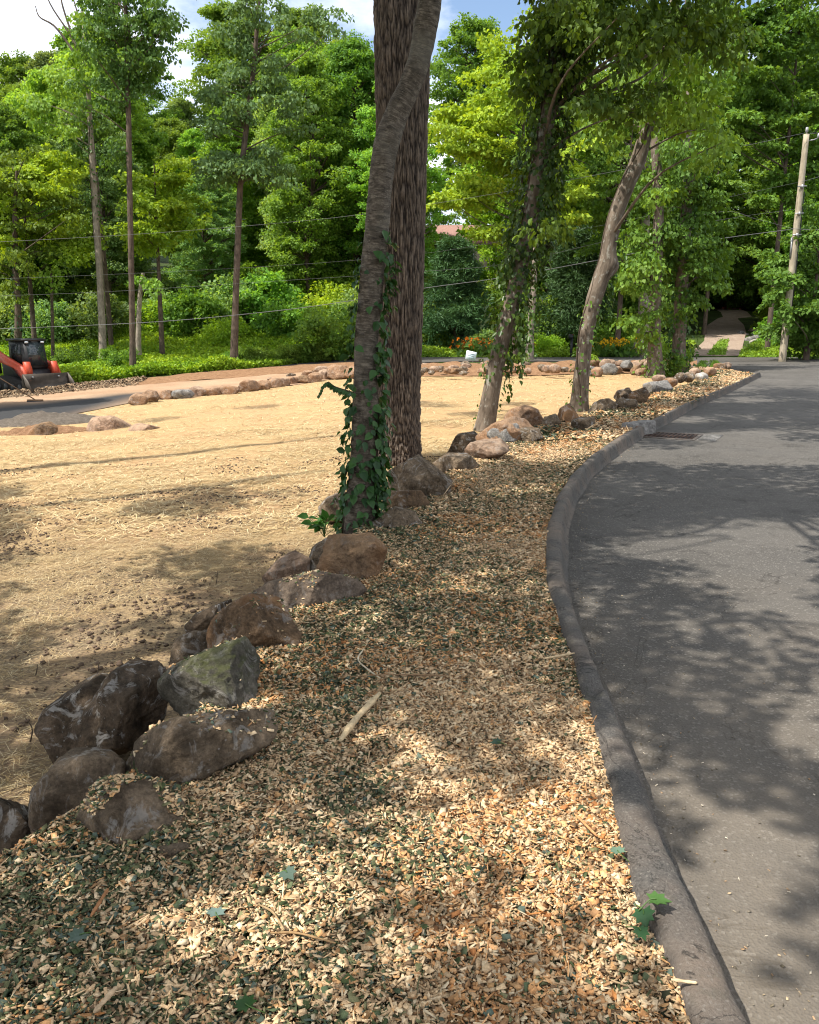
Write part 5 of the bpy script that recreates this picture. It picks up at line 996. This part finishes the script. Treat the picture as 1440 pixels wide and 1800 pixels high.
# ------------------------------------------------------------------ loose ground: chips, straw, clods (uncountable)
def chips(name, P, L_, W_, Tk, colr, r, tilt=.45):
    n = len(P); a = r.random(n) * 2 * np.pi; nrm = unit(np.column_stack([r.normal(size=(n, 2)) * tilt, np.ones(n)])); x = unit(np.cross(np.column_stack([-np.sin(a), np.cos(a), np.zeros(n)]), nrm)); y = np.cross(nrm, x)
    b = np.array([[-1, -1, -1], [1, -1, -1], [1, 1, -1], [-1, 1, -1], [-1, -1, 1], [1, -1, 1], [1, 1, 1], [-1, 1, 1]]) * .5
    jx = r.uniform(.55, 1.1, (n, 8)); jy = r.uniform(.55, 1.1, (n, 8)); sk = r.uniform(-.35, .35, n)
    bx = b[None, :, 0] * jx + sk[:, None] * b[None, :, 1] * (W_ / L_)[:, None]; by = b[None, :, 1] * jy
    V = P[:, None] + x[:, None] * (bx * L_[:, None])[..., None] + y[:, None] * (by * W_[:, None])[..., None] + nrm[:, None] * (b[None, :, 2] * Tk[:, None])[..., None]
    f = np.array([[4, 5, 6, 7], [0, 1, 5, 4], [1, 2, 6, 5], [2, 3, 7, 6], [3, 0, 4, 7]]); Fq = (np.arange(n)[:, None, None] * 8 + f[None]).reshape(-1, 4); return V.reshape(-1, 3), Fq, np.repeat(colr, 8, 0)
rc_ = np.random.default_rng(99)
BLON = np.array([[.60, .425, .245], [.52, .355, .20], [.67, .505, .315], [.44, .295, .165], [.34, .19, .09], [.53, .30, .13], [.16, .10, .055], [.60, .48, .31]]); PB = [.21, .20, .15, .14, .09, .06, .08, .07]
GRN = np.array([[.075, .10, .05], [.06, .08, .03], [.11, .13, .065], [.095, .125, .095], [.045, .05, .025], [.14, .14, .065], [.18, .17, .085]])
def mulch_layer(y0, y1, dens, sc_, seed):
    r = np.random.default_rng(seed); ys = np.linspace(y0, y1, 60); a_ = np.interp(ys, my, mA[:, 0]) - .03; b2 = by_y(KL, ys)[:, 0] + .03; wd = np.maximum(b2 - a_, .05); area = np.trapezoid(wd, ys) if hasattr(np, 'trapezoid') else np.trapz(wd, ys)
    n = int(area * dens); c = np.cumsum(wd); yy = np.interp(r.random(n) * c[-1], c, ys); t = r.random(n); lo = np.interp(yy, ys, a_); hi = np.interp(yy, ys, b2)
    x = lo + (hi - lo) * t; z = bed_surface(x, yy) + r.random(n) * .018 * sc_ + .004
    P = np.column_stack([x, yy, z]); big = r.random(n) ** 2.0; spl = r.random(n) < .05; L_ = sc_ * (.007 + .026 * big + spl * r.uniform(.02, .065, n)); W_ = L_ * r.uniform(.2, .8, n); W_ = np.where(spl, sc_ * r.uniform(.002, .006, n), np.minimum(W_, .021 * sc_)); Tk = sc_ * r.uniform(.001, .0042, n)
    g = vnoise(x, yy, .9, 4) + .6 * vnoise(x, yy, 2.6, 9); gl = 1 / (1 + np.exp(-(g * 11 - .9 + .8 * (r.random(n) - .5) * 3))); near_left = np.clip(1 - t * 1.5, 0, 1) * .42
    isg = r.random(n) < np.clip(.05 + .44 * gl + near_left, 0, .70); col_ = BLON[r.choice(len(BLON), n, p=PB)]; o_ = vnoise(x, yy, 1.1, 21) > .0; col_ = np.where((o_ & (r.random(n) < .38))[:, None], col_ * np.array([.98, .74, .55]), col_)
    col_ = np.where(isg[:, None], GRN[r.integers(0, len(GRN), n)], col_) * r.uniform(.75, 1.2, (n, 1)); Tk = np.where(isg, Tk * .3, Tk); W_ = np.where(isg, W_ * 1.3, W_)
    return chips('', P, L_, W_, Tk, col_, r)
pr_ = [mulch_layer(1.0, 3.6, 24000, 1.0, 1), mulch_layer(3.6, 6.5, 14000, 1.08, 2), mulch_layer(6.5, 12, 4600, 1.35, 3), mulch_layer(12, 32.5, 700, 2.8, 4), mulch_layer(-2.5, 1.0, 2500, 1.3, 5)]
def chips_on(o, n, seed, x0=0.0):
    r = np.random.default_rng(seed); V_ = np.array([v.co[:] for v in o.data.vertices]); lo, hi = V_.min(0), V_.max(0); P = []
    bpy.context.view_layer.update()
    for _ in range(n * 6):
        q = (lo[0] + (hi[0] - lo[0]) * (x0 + (1 - x0) * r.random()), lo[1] + (hi[1] - lo[1]) * r.random()); ok, lc, nn, ix = o.ray_cast(Vector((q[0], q[1], hi[2] + 1)), Vector((0, 0, -1)))
        if ok and nn.z > .55 + .3 * r.random() and mnoise.noise(Vector((q[0] * 5, q[1] * 5, seed))) > -.08: P.append(np.array(lc) + np.array(o.location) + [0, 0, .004])
        if len(P) >= n: break
    P = np.array(P); n = len(P); L_ = .008 + .022 * r.random(n) ** 2; cc = np.where((r.random(n) < .4)[:, None], GRN[r.integers(0, len(GRN), n)], BLON[r.choice(len(BLON), n, p=PB)]); return chips('', P, L_, L_ * r.uniform(.25, .7, n), .002 + .003 * r.random(n), cc, r)
def fines(y0, y1, n, seed, s0):
    r = np.random.default_rng(seed); ys = np.linspace(y0, y1, 60); a_ = np.interp(ys, my, mA[:, 0]) - .03; b2 = by_y(KL, ys)[:, 0] + .05; wd = np.maximum(b2 - a_, .05); c = np.cumsum(wd); yy = np.interp(r.random(n) * c[-1], c, ys); lo = np.interp(yy, ys, a_); x = lo + (np.interp(yy, ys, b2) - lo) * r.random(n)
    P = np.column_stack([x, yy, bed_surface(x, yy) + .002 + .016 * r.random(n)]); V, Fq, k = leaves(P, rdir(n, 0, r) * np.array([1, 1, .35]), rdir(n, 2.2, r), s0 * (.4 + r.random(n) ** 2 * 1.6), T4); cc = np.where((r.random(n) < .25)[:, None], GRN[r.integers(0, len(GRN), n)], BLON[r.choice(len(BLON), n, p=PB)] * .85) * r.uniform(.6, 1.15, (n, 1)); return V, Fq, np.repeat(cc, k, 0)
pr_ += [fines(1.0, 4.5, 190000, 71, .008), fines(4.5, 10, 90000, 72, .014)]
for o_, n_ in zip(CHIPROCK, (900, 160, 40, 60, 220)): pr_.append(chips_on(o_, n_, n_))
V, Fq, C = join(pr_); o = obj('wood_chips', npmesh('wood_chips', V, [Fq], CHIP, colr=C)); o['kind'] = 'stuff'
# straw
def straw_layer(n, y0, y1, x0, x1, L0, wd, seed):
    r = np.random.default_rng(seed); y = y0 + (y1 - y0) * r.random(n); x = x0 + (x1 - x0) * r.random(n); right = np.interp(y, *by_y(ML, np.linspace(-2, 32, 80)).T[::-1]) + .1; k = (x < right) & (x > np.interp(y, LE[::-1, 1] if LE[0, 1] > LE[-1, 1] else LE[:, 1], LE[::-1, 0] if LE[0, 1] > LE[-1, 1] else LE[:, 0])); x, y = x[k], y[k]; n = len(x)
    dens = vnoise(x, y, .8, 6) + .6 * vnoise(x, y, 2.6, 2); k = r.random(n) < np.clip(np.where(y < 9, .40, .62) - dens * 1.0, .05, 1); x, y = x[k], y[k]; n = len(x)
    a = r.random(n) * np.pi; L_ = L0 * r.uniform(.4, 1.3, n); d = np.column_stack([np.cos(a), np.sin(a), r.normal(size=n) * .16]); s_ = np.column_stack([-np.sin(a), np.cos(a), np.zeros(n)]) * wd; z = H(x, y) + .03 * vnoise(x, y, 1.4) * (y < 20) + .02 * vnoise(x, y, 4.5, 3) * (y < 14) + .008 + .014 * r.random(n)
    P = np.column_stack([x, y, z]); e = d * (L_ / 2)[:, None]; V = np.stack([P - e - s_, P - e + s_, P + e + s_, P + e - s_], 1).reshape(-1, 3); c = np.array([[.62, .47, .25], [.50, .36, .17], [.70, .57, .34], [.38, .26, .12]])[r.integers(0, 4, n)] * r.uniform(.7, 1.05, (n, 1)) * np.where(y < 8.5, .86, 1)[:, None]; return V, np.arange(n * 4).reshape(-1, 4), np.repeat(c, 4, 0)
V, Fq, C = join([straw_layer(110000, 3.0, 8.5, -5.0, 1.2, .07, .0014, 1), straw_layer(110000, 8.5, 18, -10, 4, .14, .0036, 2), straw_layer(110000, 18, 37, -20, 12, .17, .0045, 3)]); o = obj('straw', npmesh('straw', V, [Fq], CHIP, colr=C)); o['kind'] = 'stuff'
def clods(n, seed):
    r = np.random.default_rng(seed); y = 3 + 11 * r.random(n); x = -7 + 9 * r.random(n); right = np.interp(y, *by_y(ML, np.linspace(-2, 32, 80)).T[::-1]) - .1; q = vnoise(x, y, .8, 6) + .6 * vnoise(x, y, 2.6, 2); k = (x < right) & (r.random(n) < np.clip(q * 1.6 + .12, .02, 1)); x, y = x[k], y[k]; n = len(x)
    U, Fc = ICO[3]; U = unit(U)[::1]; import bmesh
    bm = bmesh.new(); bmesh.ops.create_icosphere(bm, subdivisions=1, radius=1); U = np.array([v.co[:] for v in bm.verts]); Fc = np.array([[v.index for v in f.verts] for f in bm.faces]); bm.free(); s_ = .005 + .02 * r.random(n) ** 4; z = H(x, y) + .03 * vnoise(x, y, 1.4) + .02 * vnoise(x, y, 4.5, 3) * (y < 14) + .004
    V = np.column_stack([x, y, z])[:, None] + U[None] * s_[:, None, None] * r.uniform(.6, 1.3, (n, len(U), 1)) * np.array([1, 1, .6]); c = np.array([.11, .075, .05]) * r.uniform(.6, 1.5, (n, 1)); return V.reshape(-1, 3), (np.arange(n)[:, None, None] * len(U) + Fc[None]).reshape(-1, 3), np.repeat(c, len(U), 0)
V, Fq, C = clods(60000, 5); o = obj('dirt_clods', npmesh('dirt_clods', V, [Fq], CHIP, colr=C)); o['kind'] = 'stuff'
# debris bank by the loader and grit on the road
def scatter_chips(name, px_poly_fn, n, seed, cols, L0, zf):
    r = np.random.default_rng(seed); P = px_poly_fn(r, n); n = len(P); L_ = L0 * r.uniform(.4, 1.6, n); V, Fq, C = chips('', P, L_, L_ * r.uniform(.25, .7, n), L_ * .15, np.array(cols)[r.integers(0, len(cols), n)] * r.uniform(.7, 1.2, (n, 1)), r); o = obj(name, npmesh(name, V, [Fq], CHIP, colr=C)); o['kind'] = 'stuff'
def bank(r, n):
    Ld = resample(poly_pts([(-60, 704), (60, 695), (130, 686), (250, 674)]), 60); u = r.random(n) * 59; i_ = u.astype(int); p = Ld[i_] + (Ld[np.minimum(i_ + 1, 59)] - Ld[i_]) * (u - i_)[:, None]; w_ = r.normal(size=n) * .45; p[:, 1] += w_ + .4; p[:, 2] = H(p[:, 0], p[:, 1]) + .03 + .22 * np.exp(-(w_ / .4) ** 2) * r.random(n); return p
scatter_chips('leaf_debris', bank, 9000, 8, [(.25, .17, .10), (.16, .10, .06), (.34, .25, .16), (.10, .075, .05)], .12, 0)
def grit(r, n):
    y = 1.6 + 11 * r.random(n) ** 1.6; k = by_y(KR, y)[:, 0] if False else np.interp(y, np.sort(KR[:, 1]), KR[np.argsort(KR[:, 1]), 0]); x = k + .03 + np.abs(r.normal(size=n)) * np.where(r.random(n) < .6, .12, 1.0); return np.column_stack([x, y, np.full(n, -.117)])
scatter_chips('road_grit', grit, 700, 9, [(.40, .31, .20), (.30, .2, .12), (.20, .17, .13), (.12, .1, .07), (.55, .48, .38)], .009, 0)
# single sticks, leaves
def splinter(px0, px1, label, wd, c, curve=0.0, z=.035, name='wood_splinter'):
    p0, p1 = gz(*px0, z), gz(*px1, z); m = (p0 + p1) / 2; d = p1 - p0; n = np.array([-d[1], d[0], 0]); Q = spline(np.array([p0, (p0 * .65 + p1 * .35) + n * curve, (p0 * .3 + p1 * .7) + n * curve * .6, p1]), 14) - m; mb = MB(); mb.tube(Q * 1.0, wd * (1 - .45 * np.abs(np.linspace(-1, 1, 14)) ** 5) * rc_.uniform(.7, 1.15, 14), 5); me = mb.mesh(name, flat_mat('splinter_wood', c, .8, .2, 0, 60)); v = np.array([q.co[:] for q in me.vertices]); o = obj(name, me, loc=m); o.scale = (1, 1, .8); setp(o, label, 'wood splinter'); return o
splinter((598, 1302), (668, 1218), 'long pale split stick lying on the chips in the middle of the bed', .016, (.55, .42, .25), .02, .04)
splinter((640, 1140), (668, 1192), 'thin curved pale twig above the long split stick', .005, (.55, .47, .33), -.15, .03, 'twig'); splinter((615, 1190), (790, 1188), 'thin brown twig lying across the bed', .005, (.25, .16, .09), .05, .035, 'twig')
splinter((955, 1158), (1010, 1148), 'pale stick poking over the curb edge halfway up', .008, (.5, .37, .22), 0, .045); splinter((1180, 1722), (1226, 1728), 'small pale stick poking over the curb edge near the bottom', .006, (.55, .42, .26), 0, .05)
splinter((475, 1640), (590, 1658), 'thin reddish brown twig near the blue green leaf', .004, (.30, .19, .09), .08, .035, 'twig'); splinter((160, 1610), (190, 1562), 'reddish bark strip standing in green chips', .006, (.30, .14, .06), 0, .05, 'bark_strip'); splinter((1010, 1430), (1050, 1470), 'orange bark strip in the sunny chips', .006, (.46, .23, .10), 0, .04, 'bark_strip'); splinter((780, 870), (803, 838), 'dry stalk standing beside the pointed boulder', .006, (.35, .25, .15), 0, .1, 'twig'); splinter((165, 1780), (205, 1735), 'pale stick near the lower photo edge', .008, (.50, .36, .22), 0, .04)
splinter((455, 1590), (500, 1635), 'brown twig crossing the chips left of the blue green leaf', .004, (.30, .21, .11), .1, .035, 'twig')
MAP = [(0, 0), (.12, .02), (.42, -.10), (.38, .12), (.62, .30), (.40, .42), (.46, .72), (.22, .66), (0, 1.0), (-.22, .66), (-.46, .72), (-.40, .42), (-.62, .30), (-.38, .12), (-.42, -.10), (-.12, .02)]
def maple_leaf(px, py, size, rz, label, c, tilt=(0, 0), z=.06):
    p = gz(px, py, z); n = len(MAP); V = [(a_ * size, b2 * size, size * (.10 * abs(a_) * 2 - .12 * b2 * b2)) for a_, b2 in MAP] + [(0, .35 * size, .0)]; Ft = [[i_, (i_ + 1) % n, n] for i_ in range(n)]; V2 = [(v[0], v[1], v[2] - .0012) for v in V]; V = V + V2; Ft += [[b_ + n + 1, a_ + n + 1, c_ + n + 1] for a_, b_, c_ in Ft]; t = thing('maple_leaf', label, 'leaf', p); t.rotation_euler = (tilt[0], tilt[1], rz); obj('blade', npmesh('blade', np.array(V), [np.array(Ft)], IVY, colr=np.tile(np.array(c), (len(V), 1))), t); mb = MB(); mb.tube(spline(np.array([[0, .3 * size, .002], [0, 0, 0], [.02, -.55 * size, -.02]]), 8), .0016, 5); obj('stalk', mb.mesh('stalk', flat_green, True), t)
maple_leaf(1142, 1582, .062, R(-100), 'fresh green maple leaf lying on the curb', (.07, .15, .04), (R(8), R(-8)), .075)
maple_leaf(1130, 1598, .055, R(170), 'dark green maple leaf hanging over the bed edge below the one on the curb', (.03, .085, .03), (R(-20), R(20)), .055); maple_leaf(1122, 1630, .04, R(200), 'smallest green leaf at the bed edge below the other two', (.04, .10, .035), (R(-15), 0), .05)
maple_leaf(382, 1610, .05, R(30), 'pale blue green upturned leaf on the chips', (.17, .24, .21), (0, R(10)), .04); maple_leaf(150, 1640, .055, R(140), 'dull blue green torn leaf among dark chips', (.09, .13, .10), (R(10), 0), .04); maple_leaf(440, 1770, .05, R(60), 'dark green leaf near the bottom of the bed', (.03, .08, .02), (0, 0), .04); maple_leaf(880, 1305, .045, R(80), 'dark torn leaf in shaded chips near the middle', (.05, .09, .06), (0, 0), .04); maple_leaf(1090, 1500, .045, R(20), 'grey green leaf in the sunny chips by the curb', (.14, .22, .15), (0, 0), .045); maple_leaf(500, 1530, .05, R(220), 'blue green leaf fragment left of the bed centre', (.09, .13, .10), (0, R(12)), .04)
# weed at the vine wrapped trunk, twigs in the straw
b = gz(570, 940, -.2); t = thing('weed', 'small broad leaved weed at the foot of the vine wrapped trunk', 'weed', b); r = np.random.default_rng(3); P = np.column_stack([r.normal(size=(26, 2)) * .05, .05 + .1 * r.random(26)]); V, Fq, k = leaves(P, unit(P * [1, 1, .2] + [-.02, -.04, .0]), np.tile([[0, -.4, 1]], (26, 1)) + r.normal(size=(26, 3)) * .3, .11, T6); obj('foliage', npmesh('foliage', V, [Fq], IVY, colr=np.tile(np.array([.05, .15, .03]), (len(V), 1))), t); mb = MB(); [mb.tube(np.array([[0, 0, -.02], P[k] * .6, P[k]]), .003, 4) for k in range(0, 26, 2)]; obj('stems', mb.mesh('stems', flat_green, True), t)
for k, (px, py, h_) in enumerate([(428, 560 + 640, .12), (378, 1030, .13), (440, 1120, .1), (168, 1195, .12), (52, 1300, .12), (323, 845, .12), (640, 870, .1), (60, 1190, .08)]):
    b = gnd(px, py); mb = MB(); mb.tube(spline(np.array([[0, 0, -.02], [.02, 0, h_ * .5], [-.015 + .04 * (k % 2), .01, h_]]), 8), np.linspace(.005, .002, 8), 5); o = obj('twig', mb.mesh('twig', BARK_LIMB, True), loc=b); setp(o, 'bare little twig sticking up out of the straw', 'twig', 'twigs sticking up in the straw')
